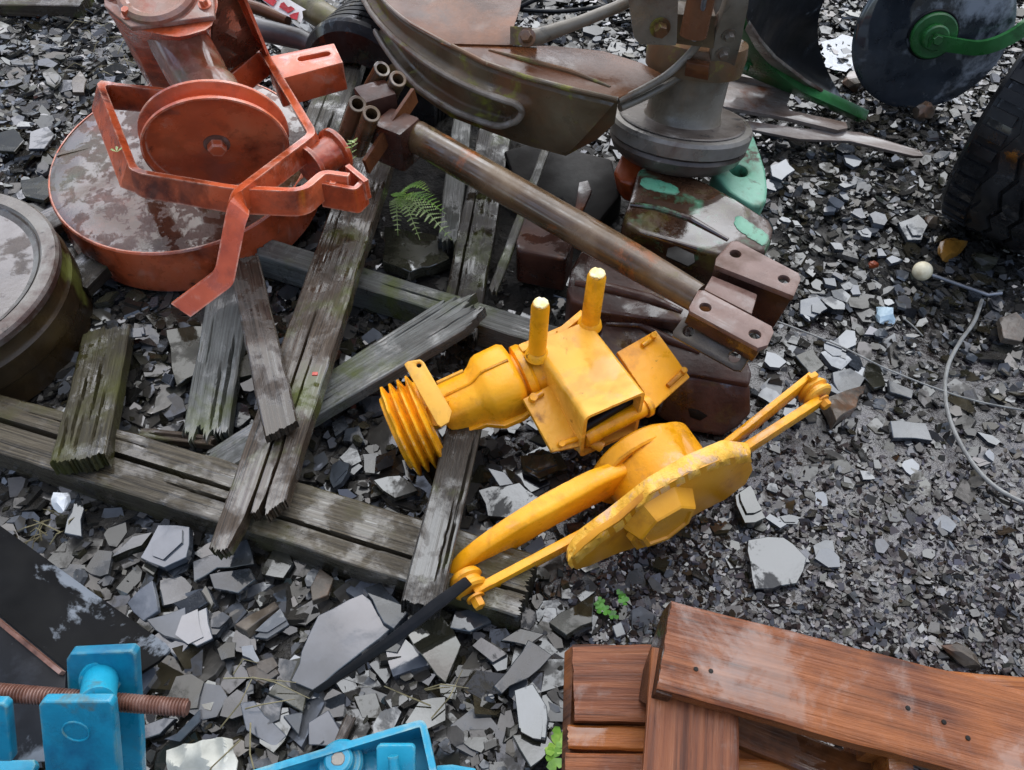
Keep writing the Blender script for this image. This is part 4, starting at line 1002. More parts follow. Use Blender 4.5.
# ------------------------------------------------------------------ tractor weights and blocks
def weights():
    G = 'old weights heaped beside the hub'
    def part_slot(px, P, par, mat=None, dz=.0015):
        pts = [P.hit(*p) for p in px]
        Q = Plane(P.o + P.n * dz, P.n)
        slab('slot', px, Q, .004, mat or m_green, par, bev=.0008, jag=.0018, step=.006)
    P = pl3((750, 132, .15), (768, 188, .145), (729, 192, .155))
    w0 = slab('tractor_weight', [(748, 128), (753, 133), (760, 151), (766, 170), (768, 188), (767, 200), (762, 206), (753, 206), (729, 192), (712, 173), (725, 160)], P, .09, m_green, None, bev=.010, seg=4, holes=[(739, 170, .022)])
    tag(w0, 'mint green weight with a round hole, rearmost in the heap', 'weight', G)
    P = pl3((650, 175, .22), (760, 230, .20), (640, 215, .215))
    w1 = slab('tractor_weight', [(639, 168), (655, 165), (672, 168), (703, 180), (736, 198), (770, 220), (774, 228), (772, 240), (765, 253), (745, 246), (722, 256), (640, 232), (626, 224), (625, 212), (631, 196)], P, .13, m_wgreen, None, bev=.012, seg=4)
    tag(w1, 'rusty brown weight with worn green paint and slots', 'weight', G)
    part_slot([(641, 179), (646, 177), (660, 180), (672, 184), (678, 188), (680, 192), (677, 195), (670, 194), (655, 191), (645, 188), (640, 184)], P, w1)
    part_slot([(735, 217), (738, 215.5), (742, 216.5), (755, 225), (768, 234), (769, 239), (767, 244), (762, 245.5), (750, 238), (737, 228), (734, 222)], P, w1)
    bm = bmesh.new()
    add_tube(bm, [P.hit(630, 205), P.hit(655, 208), P.hit(690, 219), P.hit(728, 240)], [.006, .008, .008, .005], 10); mk('ridge', bm, m_wgreen, w1)
    slab('recess_shade', [(668, 248), (676, 246), (694, 254), (695, 262), (688, 266), (666, 256)], Plane(P.o + P.n * .0015, P.n), .004, m_dkhole, w1, bev=.001)  # near-black pad paints the shade of a hollow
    P = pl3((581, 249, .17), (690, 300, .165), (575, 290, .165))
    w2 = slab('tractor_weight', [(582, 249), (600, 254), (694, 296), (698, 308), (688, 323), (640, 318), (600, 312), (571, 300), (567, 290), (571, 268)], P, .10, m_brown, None, bev=.010, seg=4)
    tag(w2, 'dark brown wet weight lying directly under the rusty pole', 'weight', G)
    bm = bmesh.new(); add_tube(bm, [P.hit(575, 283), P.hit(610, 289), P.hit(650, 299), P.hit(682, 312)], [.006, .012, .012, .006], 12); mk('ridge', bm, m_brown, w2)
    P = pl3((610, 320, .135), (740, 370, .135), (650, 400, .12))
    w3 = slab('tractor_weight', [(604, 318), (625, 314), (650, 317), (680, 334), (748, 360), (752, 372), (750, 384), (690, 374), (640, 392), (606, 372), (598, 340)], P, .12, m_brown, None, bev=.009, seg=4)
    tag(w3, 'lowest brown weight with curved end between the yellow gearbox and the bracket', 'weight', G)
    bm = bmesh.new(); add_tube(bm, [P.hit(606, 324), P.hit(640, 325), P.hit(668, 340), P.hit(700, 352)], [.006, .010, .010, .006], 12); mk('ridge', bm, m_brown, w3)
    P = pl3((690, 374, .125), (750, 384, .125), (720, 435, .03))
    slab('front_face', [(668, 380), (690, 375), (750, 385), (751, 414), (738, 428), (722, 437), (680, 430), (655, 415)], P, .07, m_brown, w3, bev=.010, seg=4)
    slab('recess_shade', [(688, 408), (698, 410), (708, 416), (700, 421), (690, 417)], Plane(P.o + P.n * .0012, P.n), .004, m_dkhole, w3, bev=.001)  # dark pad instead of a hollow, shade put into its colour
    P = pl3((525, 216, .15), (570, 232, .15), (517, 248, .15))
    w4 = slab('iron_block', [(525, 214), (537, 214), (572, 231), (574, 240), (566, 260), (517, 250), (516, 240)], P, .10, m_brown, None, bev=.010, seg=4)
    tag(w4, 'small brown iron block left of the heaped weights under the rusty pole', 'block', G)
    P = pl3((622, 153, .19), (645, 163, .19), (614, 172, .17))
    w5 = slab('iron_block', [(622, 152), (632, 153), (645, 162), (641, 174), (632, 186), (620, 182), (613, 172)], P, .08, m_orange, None, bev=.010, seg=4)
    tag(w5, 'small orange rusty iron lump under the edge of the grey hub', 'block', G)
    # dark irons under the guard, casting coloured near-black to deepen the gap's shade
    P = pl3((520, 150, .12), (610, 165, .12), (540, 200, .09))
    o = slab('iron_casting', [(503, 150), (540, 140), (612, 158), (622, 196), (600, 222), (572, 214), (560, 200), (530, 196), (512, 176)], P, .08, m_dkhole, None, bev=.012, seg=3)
    tag(o, 'iron casting coloured almost black to deepen the shade under the curved guard', 'casting')
    P = pl3((556, 190, .18), (600, 190, .18), (560, 230, .17))
    o = slab('iron_strap', [(579, 182), (588, 180), (592, 190), (582, 212), (575, 208)], P, .015, m_brown, None, bev=.003)
    tag(o, 'short rusty strap standing above the small brown block', 'strap')
weights()
# ------------------------------------------------------------------ rusty pole with bracket plates and tube sockets
def build_pole():
    a, b = U(372, 105, .305), U(702, 293, .275)
    t = thing('rusty_drawbar', 'long rusty pole with drilled bracket plates and tube sockets at its ends', 'drawbar', b)
    d = (b - a).normalized()
    a2 = U(412, 134, .30)
    bm = bmesh.new(); L = (b - a2).length
    b2 = bmesh.new(); add_tube(b2, [a2 + d * (L * s) for s in (0, .02, .2, .4, .6, .62, .8, 1)], [.030, .034, .035, .035, .035, .035, .033, .028], 40)
    for v in b2.verts: v.co += (v.co - a2 - d * (v.co - a2).dot(d)).normalized() * .0018 * noise.noise(v.co * 22)
    merge(bm, b2)
    mk('pole', bm, m_brownpole, t)
    P = flat(.33)
    A = slab('bracket_plate', [(731, 241), (738, 241), (799, 273), (801, 279), (794, 296), (715, 265), (716, 258)], P, .012, m_plate, t, bev=.002, holes=[(735.5, 253.5, .0105), (784, 279, .0105)])
    Pv = upright((714, 266, .318), (793, 297, .318))
    slab('bracket_web', [(714, 266), (793, 297), (772, 330), (756, 322), (708, 290)], Pv, .012, m_brown, t, bev=.002)
    slab('spacer_block', [(712, 275), (758, 294), (752, 314), (704, 289)], flat(.312), .06, m_plate, t, bev=.004)
    slab('bracket_plate', [(698, 290), (704, 290), (772, 326), (774, 332), (768, 345), (758, 348), (690, 311), (689, 307)], flat(.33), .010, m_plate, t, bev=.002, holes=[(705.5, 307, .0105), (755, 334, .0105)])
    Pv = upright((689, 312, .32), (759, 349, .32))
    slab('bracket_web', [(689, 311), (759, 348), (756, 356), (752, 362), (684, 323)], Pv, .010, m_brown, t, bev=.002)
    slab('bracket_foot', [(684, 316), (690, 318), (752, 354), (741, 371), (734, 370), (672, 336), (673, 331)], pl3((684, 316, .285), (752, 354, .285), (672, 335, .265)), .010, m_drumside, t, bev=.002, holes=[(688.5, 331, .0105), (734.5, 356.5, .0105)])
    # socket cluster
    for (x, y, x2, y2, z2) in ((382, 69, 369, 92, .30), (398, 79, 388, 100, .30), (357.5, 104, 348, 130, .28), (371.5, 114, 362, 140, .28)):
        p = U(x, y, .38); q = U(x2, y2, z2)
        dd = (p - q).normalized()
        bm = bmesh.new(); add_lathe(bm, q - dd * .05, dd, [(0, .019), ((p - q).length + .05, .019), ((p - q).length + .0515, .0175), ((p - q).length + .051, .0125), (0.02, .0120), (.02, 0)], seg=28)
        mk('tube_socket', bm, m_brownpole, t)
    bm = bmesh.new()
    add_box(bm, U(378, 112, .31), (.075, .07, .11), .008, Matrix.Rotation(.5, 3, 'Z'))
    add_box(bm, U(398, 140, .29), (.08, .075, .10), .01, Matrix.Rotation(-.55, 3, 'Z'))
    mk('socket_block', bm, m_brown, t)
    bm = bmesh.new(); add_strip(bm, [U(411, 88, .37), U(362, 160, .30)], V((.006, -.004, -.03)), .010); bevel_sharp(bm, .002, 1); mk('flat_bar', bm, m_guardtop, t)
build_pole()
# ------------------------------------------------------------------ pipes, wrapper, ribbed tyre behind
bm = bmesh.new(); add_lathe(bm, U(285, -8, .22), U(450, 96, .19) - U(285, -8, .22), [(0, .03), (0, .037), ((U(450, 96, .19) - U(285, -8, .22)).length, .037), ((U(450, 96, .19) - U(285, -8, .22)).length, .03)], seg=40)
o = mk('steel_pipe', bm, m_olive); tag(o, 'thick olive brown mossy pipe running under the curved guard', 'pipe')
bm = bmesh.new(); add_tube(bm, [U(225, 18, .2), U(265, 31, .2), U(300, 39, .19), U(350, 62, .16)], [.03, .03, .028, .018], 28)
o = mk('steel_pipe', bm, m_greypipe); tag(o, 'dark grey tapered pipe behind the slotted red bracket', 'pipe')
bm = bmesh.new(); add_tube(bm, [U(236, 2, .2), U(262, 10, .2), U(288, 21, .19)], [.018, .018, .016], 20)
o = mk('steel_pipe', bm, m_guardtop); tag(o, 'short thin brown pipe under the red and white wrapper', 'pipe')
def wrapper():
    P = pl3((262, 0, .29), (303, 10, .275), (290, 18, .262))
    px = [(255, -6), (280, -6), (290, 0), (306, 9.5), (302, 11), (303, 17), (301, 23), (297, 20), (290, 17), (281, 13), (271, 7)]
    bmn = slab('sweet_wrapper', px, P, .0012, m_wrapwhite, None, bev=0, warp=.004, seed=3)
    tag(bmn, 'crumpled red and white wrapper lying on the pipes', 'wrapper')
    Q = Plane(P.o + P.n * .0030, P.n)
    for i, q in enumerate(([(256, -5), (268, -4), (277, 1), (273, 6), (268, 3)], [(281, 3), (284, 2), (288, 7), (291, 6), (295, 9), (288, 13), (284, 10), (279, 7)], [(289, 15), (294, 13), (299, 12), (298, 16), (297, 20), (291, 18)], [(270, -6), (279, -5), (279, 0), (274, -2)])):
        slab('printed_patch', q, Q, .0008, m_wrapred, bmn, bev=0, seed=3)
wrapper()
bm = bmesh.new()
ct = U(372, 6, .30) + V((0, 0, -.21)); ax = V((.42, .88, 0)).normalized()
prof = [(-.10, .10), (-.10, .185), (-.085, .205)]
for k in range(7):
    h = -.075 + k * .024
    prof += [(h, .21), (h + .017, .21), (h + .0175, .200), (h + .0235, .200)]
prof += [(.10, .205), (.11, .185), (.11, .10)]
add_lathe(bm, ct, ax, prof, seg=80)
o = mk('ribbed_tyre', bm, m_tyre, ang=.4); tag(o, 'small black ribbed tyre half hidden behind the curved guard', 'tyre')
m_yelchipw = MAT('chipped_pin_end', [hexc('#d9b25c'), hexc('#ead79b'), hexc('#f0e6c4')], scale=60, rough=(.4, .6), bump=.5, bscale=90)
m_yelrust2 = MAT('yellow_wing_worn', [hexc('#c4820f'), hexc('#dc9a22'), hexc('#e3a93a')], scale=9, rough=(.3, .5), bump=.6, bscale=50, spots=[(hexc('#8f5a12'), .6, 18, .06, .5)])
m_yeldeep = MAT('yellow_paint_orange_tint', [hexc('#bd7a0c'), hexc('#d38f12'), hexc('#dc9c22')], scale=6, rough=(.25, .42), bump=.2, bscale=30, spots=[(hexc('#a35f10'), .62, 8, .08, .4)])
# ------------------------------------------------------------------ yellow gearbox with arms, centre
def quadbox(bm, top4, down, bev=.002):
    b = bmesh.new()
    f = b.faces.new([b.verts.new(p) for p in top4])
    r = bmesh.ops.extrude_face_region(b, geom=[f])
    for v in [g for g in r['geom'] if isinstance(g, bmesh.types.BMVert)]: v.co += V(down)
    bmesh.ops.recalc_face_normals(b, faces=b.faces[:])
    bevel_sharp(b, bev); merge(bm, b)
def build_yellow():
    zt = .24
    LB, RB, RF, LF = U(531, 345, zt), U(590, 318, zt), U(642, 389, zt), U(588, 420, zt)
    bdir = ((LF - LB) + (RF - RB)).normalized(); adir = ZT.cross(bdir).normalized()     # adir: towards picture right
    if adir.x < 0: adir = -adir
    o = (LB + RB + RF + LF) / 4
    t = thing('yellow_mower_gearbox', 'bright yellow mower gearbox with grooved pulley, two pins and curved arms', 'gearbox', (o.x, o.y, .03))
    H = .125; th = .008
    # hollow box: top, two sides, bottom, back
    Lb = ((LF - LB).length + (RF - RB).length) / 2; Wb = ((RB - LB).dot(adir) + (RF - LF).dot(adir)) / 2
    def rr(hw, z0, z1, r, k=5):
        pts = []
        for (cx, cz, a0) in ((hw - r, z1 - r, 0), (-hw + r, z1 - r, 90), (-hw + r, z0 + r, 180), (hw - r, z0 + r, 270)):
            for q in range(k + 1):
                a = R(a0 + 90 * q / k); pts.append((cx + r * math.cos(a), cz + r * math.sin(a)))
        return pts
    hw = Wb / 2
    outer, inner = rr(hw, -H, 0, .012), rr(hw - .007, -H + .007, -.007, .007)
    bm = bmesh.new()
    secs = []
    for sx in [Lb * (q / 10 - .5) for q in range(11)]:
        jit = lambda x, y: .0008 * noise.noise(V((sx * 30, x * 40, y * 40)))
        secs.append(([bm.verts.new(o + bdir * sx + adir * (x + jit(x, y)) + ZT * (y + jit(y, x))) for x, y in outer], [bm.verts.new(o + bdir * sx + adir * x + ZT * y) for x, y in inner]))
    nq = len(outer)
    for (o0, i0), (o1, i1) in zip(secs, secs[1:]):
        for k in range(nq):
            k2 = (k + 1) % nq
            bm.faces.new((o0[k], o0[k2], o1[k2], o1[k])); bm.faces.new((i0[k], i1[k], i1[k2], i0[k2]))
    for (oo, ii) in (secs[0], secs[-1]):
        for k in range(nq): bm.faces.new((oo[k], oo[(k + 1) % nq], ii[(k + 1) % nq], ii[k]))
    bx = mk('box_body', bm, m_yelpale, t, ang=.9)
    # back flange of the box
    bm = bmesh.new()
    quadbox(bm, [LB - bdir * .022 - adir * .016 - ZT * .012, RB - bdir * .020 + adir * .010 - ZT * .012, RB - bdir * .002 + adir * .010 - ZT * .012, LB - bdir * .002 - adir * .016 - ZT * .012], (0, 0, -.10), .004)
    quadbox(bm, [U(556, 330, .236), U(581, 309, .236), U(585, 314, .236), U(560, 335, .236)], (0, 0, -.02), .003)
    mk('back_flange', bm, m_yelrust, t)
    # shaft seen in the open front
    bm = bmesh.new()
    p, q = LF - ZT * .055 + adir * .0 - bdir * .02, RF - ZT * .050 - bdir * .02
    add_tube(bm, [p, q], .009, 16); mk('inner_shaft', bm, m_dkhole, t)
    bm = bmesh.new()
    p, q = U(584, 438, .165), U(650, 404, .168)
    add_tube(bm, [p, q], .0165, 24); add_tube(bm, [p + (q - p) * .9, p + (q - p) * .97], .021, 24)
    mk('cross_tube', bm, m_yel, t)
    # pins
    for (x, y, x2, y2, r) in ((537, 352, 539, 304, .0165), (590, 322, 597, 274, .0175)):
        base = U(x, y, zt); 
        # height so that the top lands at the seen pixel
        best = min((abs((lambda P_: 385 - FPX * (P_ - CAM).dot(UP) / (P_ - CAM).dot(FW))(base + ZT * h) - y2), h) for h in [i * .002 for i in range(20, 140)])[1]
        tip = base + ZT * best + V((.003, 0, 0))
        ax = (tip - base).normalized()
        bm = bmesh.new(); add_lathe(bm, base - ax * .01, ax, [(0, r * 1.35), (.012, r * 1.2), (.016, r), (best + .002, r * .98), (best + .010, r * .84), (best + .012, r * .6), (best + .012, 0)], seg=28, wob=.03)
        pn = mk('pin', bm, m_yel, t)
        bm = bmesh.new(); add_lathe(bm, tip + ax * .0021, ax, [(0, r * .80), (.0015, r * .7), (.002, 0)], seg=20, wob=.25); mk('pin_end', bm, m_yelchipw, pn)
    # wings
    Pw = pl3((523, 399, .195), (550, 385, .195), (552, 452, .155))
    wl = slab('side_wing', [(523, 399), (550, 385), (596, 440), (590, 444), (552, 452)], Pw, .010, m_yelrust2, t, bev=.002)
    Pw2 = pl3((619, 351, .19), (656, 330, .19), (690, 376, .16))
    wr = slab('side_wing', [(617, 352), (656, 330), (690, 377), (651, 412), (644, 392)], Pw2, .010, m_yel, t, bev=.002)
    def lug(px, P, par, L, r, dirpx):
        p = P.hit(*px); q = P.hit(*dirpx); d = (q - p).normalized()
        bm = bmesh.new(); add_tube(bm, [p + P.n * .004, p + P.n * .004 + d * L], r, 12); add_tube(bm, [p, p + P.n * .014], r * 1.25, 14); mk('lug', bm, m_yel, par)
    lug((652, 338), Pw2, wr, .03, .005, (640, 348)); lug((682, 373), Pw2, wr, .045, .005, (666, 388))
    lug((532, 399), Pw, wl, .022, .006, (545, 392)); lug((560, 445), Pw, wl, .04, .005, (586, 436))
    # ---- cast neck to the grooved pulley
    pc = U(413, 426, .12)
    n0 = U(531, 373, .165)
    d = (pc - n0); L = d.length; d.normalize()
    bm = bmesh.new()
    add_lathe(bm, n0, d, [(-.03, .058), (.0, .058), (.006, .062), (.018, .062), (.022, .050), (.034, .050)], seg=40)
    mk('neck_flange', bm, m_yel, t)
    # rounded square bell that narrows
    bm = bmesh.new()
    u = (ZT - d * ZT.dot(d)).normalized(); w_ = d.cross(u)
    prof = [(.026, .050), (.030, .062), (.040, .067), (.085, .066), (.094, .063), (.106, .053), (.116, .048), (.17, .045), (.180, .042), (.185, .034)]
    rings = []
    for h, r in prof:
        row = []
        for k in range(56):
            a = k * 2 * math.pi / 56; e = 3.4
            cx, sx = math.cos(a), math.sin(a)
            q = (abs(cx) ** e + abs(sx) ** e) ** (-1 / e)
            row.append(bm.verts.new(n0 + d * h + (u * cx + w_ * sx) * r * q))
        rings.append(row)
    for a_, b_ in zip(rings, rings[1:]):
        for k in range(56): bm.faces.new((a_[k], a_[(k + 1) % 56], b_[(k + 1) % 56], b_[k]))
    bm.faces.new(rings[0][::-1]); bm.faces.new(rings[-1])
    mk('cast_neck', bm, m_yel, t, ang=.9)
    # split line flange
    for sgn in (1, -1):
        bm = bmesh.new()
        pts = [(.028, .070), (.05, .077), (.088, .076), (.104, .066), (.118, .056), (.172, .053)]
        f = [n0 + d * h + w_ * sgn * r for h, r in pts] + [n0 + d * h + w_ * sgn * (r - .03) for h, r in pts[::-1]]
        fc = bm.faces.new([bm.verts.new(p - u * .012) for p in f]); r = bmesh.ops.extrude_face_region(bm, geom=[fc])
        for v in [g for g in r['geom'] if isinstance(g, bmesh.types.BMVert)]: v.co -= u * .012
        bmesh.ops.recalc_face_normals(bm, faces=bm.faces[:]); bevel_sharp(bm, .002, 2)
        mk('casting_flange', bm, m_yel, t)
    bm = bmesh.new(); add_tube(bm, [n0 + d * .035 + u * .067, n0 + d * .088 + u * .067, n0 + d * .116 + u * .048, n0 + d * .175 + u * .045], .003, 8)
    mk('casting_seam', bm, m_yel, t)
    # pulley: four ridges with broken edges
    R0 = .092
    bm = bmesh.new(); b2 = bmesh.new()
    prof = [(-.014, .03), (-.014, R0 * .80)]
    for k in range(4):
        h = -.010 + k * .0165
        prof += [(h, R0 * .82), (h + .005, R0 * 1.0), (h + .0085, R0 * 1.0), (h + .0135, R0 * .80)]
    prof += [(.058, R0 * .78), (.058, R0 * .68), (.040, R0 * .60), (.040, .0)]
    add_lathe(b2, pc - d * .022, d, prof, seg=90)
    for v in b2.verts:
        q = v.co - pc; rr = (q - d * q.dot(d)).length
        if rr > R0 * .95:
            v.co += d * .0010 * noise.noise(v.co * 40) + (q - d * q.dot(d)).normalized() * (.0015 * noise.noise(v.co * 60) - .001 - .006 * max(0, noise.noise(v.co * 16 + V((3, 1, 2))) - .3) * 3)
    merge(bm, b2); mk('grooved_pulley', bm, m_yel, t)
    bm = bmesh.new(); add_tube(bm, [n0 + d * .17, pc], .024, 24); mk('pulley_shaft', bm, m_yelrust, t)
    Pb = pl3((404, 363, .245), (423, 360, .245), (441, 426, .19))
    slab('tab_plate', [(404, 364), (408, 361), (420, 359), (424, 362), (452, 411), (449, 422), (441, 427), (437, 424)], Pb, .010, m_yelpale, t, bev=.002, holes=[(419, 365, .0045)])
    bm = bmesh.new(); add_tube(bm, [U(437, 383, .22), U(463, 371, .225)], .0035, 8); add_tube(bm, [U(438, 400, .19), U(436, 424, .16)], .02, 12); mk('tab_bracket', bm, m_yelrust, t)

    # ---- lower part: barrel, two shaped plates, four arms, two rollers
    A0, A1 = U(448, 584, .085), U(640, 470, .17)
    e1 = V((A1.x - A0.x, A1.y - A0.y, 0)).normalized(); n = e1.cross(ZT).normalized()
    if n.y > 0: n = -n
    P1 = Plane(U(560, 512, .13), n)                              # front face of the rear (curved) arm
    bc = P1.hit(640, 492)
    rb = .096
    bcz = V((bc.x, bc.y, .100)) + e1 * .012 - n * .01
    bm = bmesh.new()
    add_lathe(bm, bcz - n * .042, n, [(0, 0), (0, rb * .93), (.006, rb), (.030, rb), (.034, rb * .97), (.034, 0)], seg=72)
    add_lathe(bm, bcz + e1 * .02 - n * .03, n, [(0, rb * .99), (.10, rb * .95), (.105, 0)], seg=72)
    hub = mk('hub_barrel', bm, m_yel, t)
    bm = bmesh.new(); add_lathe(bm, U(684, 447, .17), n * .3 + ZT + e1 * .5, [(0, 0), (0, .006), (.006, .006), (.006, 0)], seg=14); mk('grease_hole', bm, m_dkhole, hub)  # solid dark plug, its colour standing for the shaded hole
    def resample(px, k):
        P = [V(p) for p in px]; d = [0]
        for a, b in zip(P, P[1:]): d.append(d[-1] + (b - a).length)
        out = []
        for q in range(k):
            x = d[-1] * q / (k - 1); m = 0
            while m < len(d) - 2 and d[m + 1] < x: m += 1
            out.append(P[m].lerp(P[m + 1], (x - d[m]) / (d[m + 1] - d[m])))
        for _ in range(2): out[1:-1] = [(out[q - 1] + out[q] * 2 + out[q + 1]) / 4 for q in range(1, k - 1)]
        return out
    def lens_arm(name, plane, front, back, low, mat, thick=.02, K=44, rag=0, parent=None):
        F, Bk, Lo = resample(front, K), resample(back, K), resample(low, K)
        bm = bmesh.new(); rows = []
        for f, b_, l in zip(F, Bk, Lo):
            pf = plane.hit(f.x, f.y); pb = U(b_.x, b_.y, pf.z + .001); pl_ = plane.hit(l.x, l.y)
            if pl_.z > pf.z - .008: pl_ = pl_ - ZT * (.008 - (pf.z - pl_.z))
            dn_ = ZT * min(-.008, pl_.z - pf.z)
            m1 = pf.lerp(pb, .33) + ZT * .003; m2 = pf.lerp(pb, .7) + ZT * .003
            ring = [pl_, pf - ZT * .003 + (pf - pb).normalized() * .001, pf + (pb - pf) * .06 + ZT * .001, m1, m2, pb, pb - ZT * .006, pb + dn_ * .9]
            if rag:
                ring[2] = ring[2] + (pf - pb).normalized() * rag * noise.noise(pf * 55) + ZT * rag * .4 * noise.noise(pf * 90)
                ring[1] = ring[1] + (pf - pb).normalized() * rag * 1.2 * noise.noise(pf * 55) - ZT * rag * .8 * abs(noise.noise(pf * 30))
                ring[3] = ring[3] + ZT * rag * .6 * noise.noise(pf * 70); ring[4] = ring[4] + ZT * rag * .6 * noise.noise(pf * 80 + V((3, 3, 3)))
            rows.append([bm.verts.new(p) for p in ring])
        nr = len(rows[0])
        for a_, b_ in zip(rows, rows[1:]):
            for k in range(nr): bm.faces.new((a_[k], a_[(k + 1) % nr], b_[(k + 1) % nr], b_[k]))
        bm.faces.new(rows[0][::-1]); bm.faces.new(rows[-1])
        return mk(name, bm, mat, parent or t, ang=.8)
    lens_arm('curved_arm', P1, [(446, 586), (452, 578), (463, 568), (485, 550), (525, 526), (566, 504), (605, 482), (648, 464)],
             [(443, 579), (448, 567), (458, 553), (477, 538), (502, 520), (543, 494), (587, 471), (642, 452)],
             [(450, 590), (456, 587), (466, 578), (485, 565), (519, 547), (552, 527), (583, 511), (650, 476)], m_yel)
    # front plate (oval, chipped top rim)
    P2 = Plane(bcz + n * .098, n)
    rim = [(570, 566), (574, 556), (584, 546), (600, 533), (619, 521), (650, 494), (689, 473), (725, 458), (750, 456)]
    low = [(753, 470), (746, 484), (725, 500), (699, 513), (660, 537), (640, 546), (612, 556), (590, 566), (577, 570)]
    pl = slab('oval_plate', rim + low, P2, .012, m_yeldeep, t, bev=.002)
    lens_arm('plate_rim', P2, [(568, 562), (574, 556), (584, 547), (600, 534), (619, 522), (650, 494), (689, 473), (725, 458), (751, 455)],
             [(567, 548), (571, 540), (580, 529), (592, 520), (606, 510), (645, 479), (684, 456), (722, 440), (748, 443)],
             [(572, 569), (578, 563), (588, 554), (604, 541), (622, 529), (652, 502), (690, 480), (726, 465), (752, 462)], m_yelchip, rag=.004, K=150, parent=pl)
    # faceted hub in front of the plate
    hc = P2.hit(658, 512); hc = V((hc.x, hc.y, hc.z))
    bm = bmesh.new()
    add_lathe(bm, hc - n * .005, n, [(0, .0), (0, .072), (.034, .056), (.037, .053), (.037, .046), (.033, .044), (.033, 0)], seg=7, a0=.1)
    hb = mk('hub_nose', bm, m_yeldeep, t, ang=.3)
    bm = bmesh.new(); add_lathe(bm, hc + n * .006 - ZT * .020, n, [(0, .0), (0, .066), (.012, .064), (.014, .058), (.014, 0)], seg=7, a0=.1); mk('hub_lip', bm, m_yeldeep, hb, ang=.3)
    # thin arms and rollers
    def arm(p, q, wd, thk, name='thin_arm', mat=m_yel, w2=None):
        dd = (q - p).normalized(); side = n
        b = bmesh.new()
        nn = dd.cross(side).normalized()
        if nn.z < 0: nn = -nn
        w2 = w2 or wd
        t4 = [p + side * thk / 2 + nn * wd / 2, q + side * thk / 2 + nn * w2 / 2, q - side * thk / 2 + nn * w2 / 2, p - side * thk / 2 + nn * wd / 2]
        f = b.faces.new([b.verts.new(x) for x in t4]); r = bmesh.ops.extrude_face_region(b, geom=[f])
        ex = [g for g in r['geom'] if isinstance(g, bmesh.types.BMVert)]
        for v in ex: v.co -= nn * (wd if (v.co - p).length < (v.co - q).length else w2)
        bmesh.ops.recalc_face_normals(b, faces=b.faces[:]); bevel_sharp(b, .002)
        return mk(name, b, mat, t)
    arm(U(600, 526, .09), U(474, 593, .085), .026, .015)
    a1 = U(462, 578, .085); a2 = U(477, 594, .085)
    ra = n
    c1 = (a1 + a2) / 2
    bm = bmesh.new(); add_lathe(bm, c1 - ra * .022, ra, [(0, 0), (0, .026), (.006, .029), (.010, .029), (.014, .024), (.020, .024), (.024, .029), (.030, .029), (.034, .025), (.034, 0)], seg=32)
    ro = mk('end_roller', bm, m_yelrust, t)
    bm = bmesh.new(); add_bolt(bm, c1 + ra * .022, ra, .011, .016); mk('bolt', bm, m_yelrust, ro)
    B0 = U(735, 446, .10); B1 = U(813, 377, .075)
    arm(U(715, 455, .12), U(808, 380, .10), .046, .012, w2=.040)
    arm(U(735, 456, .105), U(818, 402, .085), .030, .016, w2=.026)
    bm = bmesh.new(); add_box(bm, U(811, 380, .112), (.02, .012, .034), .003, Matrix.Rotation(.5, 3, 'Z')); mk('stop_tab', bm, m_yel, t)
    c2 = (U(812, 386, .09) + U(816, 399, .085)) / 2
    bm = bmesh.new(); add_lathe(bm, c2 - n * .012, n, [(0, 0), (0, .030), (.006, .033), (.009, .033), (.012, .026), (.016, .026), (.019, .032), (.024, .032), (.027, .028), (.027, 0)], seg=32)
    ro = mk('end_roller', bm, m_yelpale, t)
    bm = bmesh.new(); add_bolt(bm, c2 + n * .022, n, .011, .014); mk('bolt', bm, m_yelrust, ro)
    bm = bmesh.new(); add_tube(bm, [U(602, 446, .13), U(590, 440, .14), U(578, 445, .10)], .012, 14); mk('link_lug', bm, m_yelrust, t)
build_yellow()
# ------------------------------------------------------------------ black bar, black plates, blue machine parts
P = pl3((466, 581, .165), (312, 692, .062), (405, 643, .112))
o = slab('steel_bar', [(464, 577), (471, 585), (400, 641), (318, 694), (311, 691), (344, 668), (394, 631), (430, 601)], P, .016, m_blade, None, bev=.002, seed=2)
tag(o, 'black steel bar lying along the edge of the large pale slate', 'steel bar')
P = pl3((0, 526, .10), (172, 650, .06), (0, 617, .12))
o = slab('steel_plate', [(-60, 486), (0, 525), (90, 590), (166, 643), (171, 649), (160, 660), (141, 672), (66, 672), (0, 618), (-60, 574)], P, .010, m_blacksheen, None, bev=.002)
tag(o, 'long black steel plate with water sheen painted in grey pointing at the rubble', 'plate', 'black plates at the lower left')
P = pl3((0, 617, .14), (66, 673, .13), (0, 700, .12))
o = slab('steel_plate', [(-60, 572), (0, 617), (66, 671), (64, 712), (58, 760), (-40, 770)], P, .012, m_black, None, bev=.002)
tag(o, 'darker black plate with a rusty edge behind the blue post', 'plate', 'black plates at the lower left')
bm = bmesh.new(); add_strip(bm, [P.hit(-40, 588), P.hit(0, 618), P.hit(66, 672)], P.n * .012, .006); mk('rusty_edge', bm, m_rustrod, o)
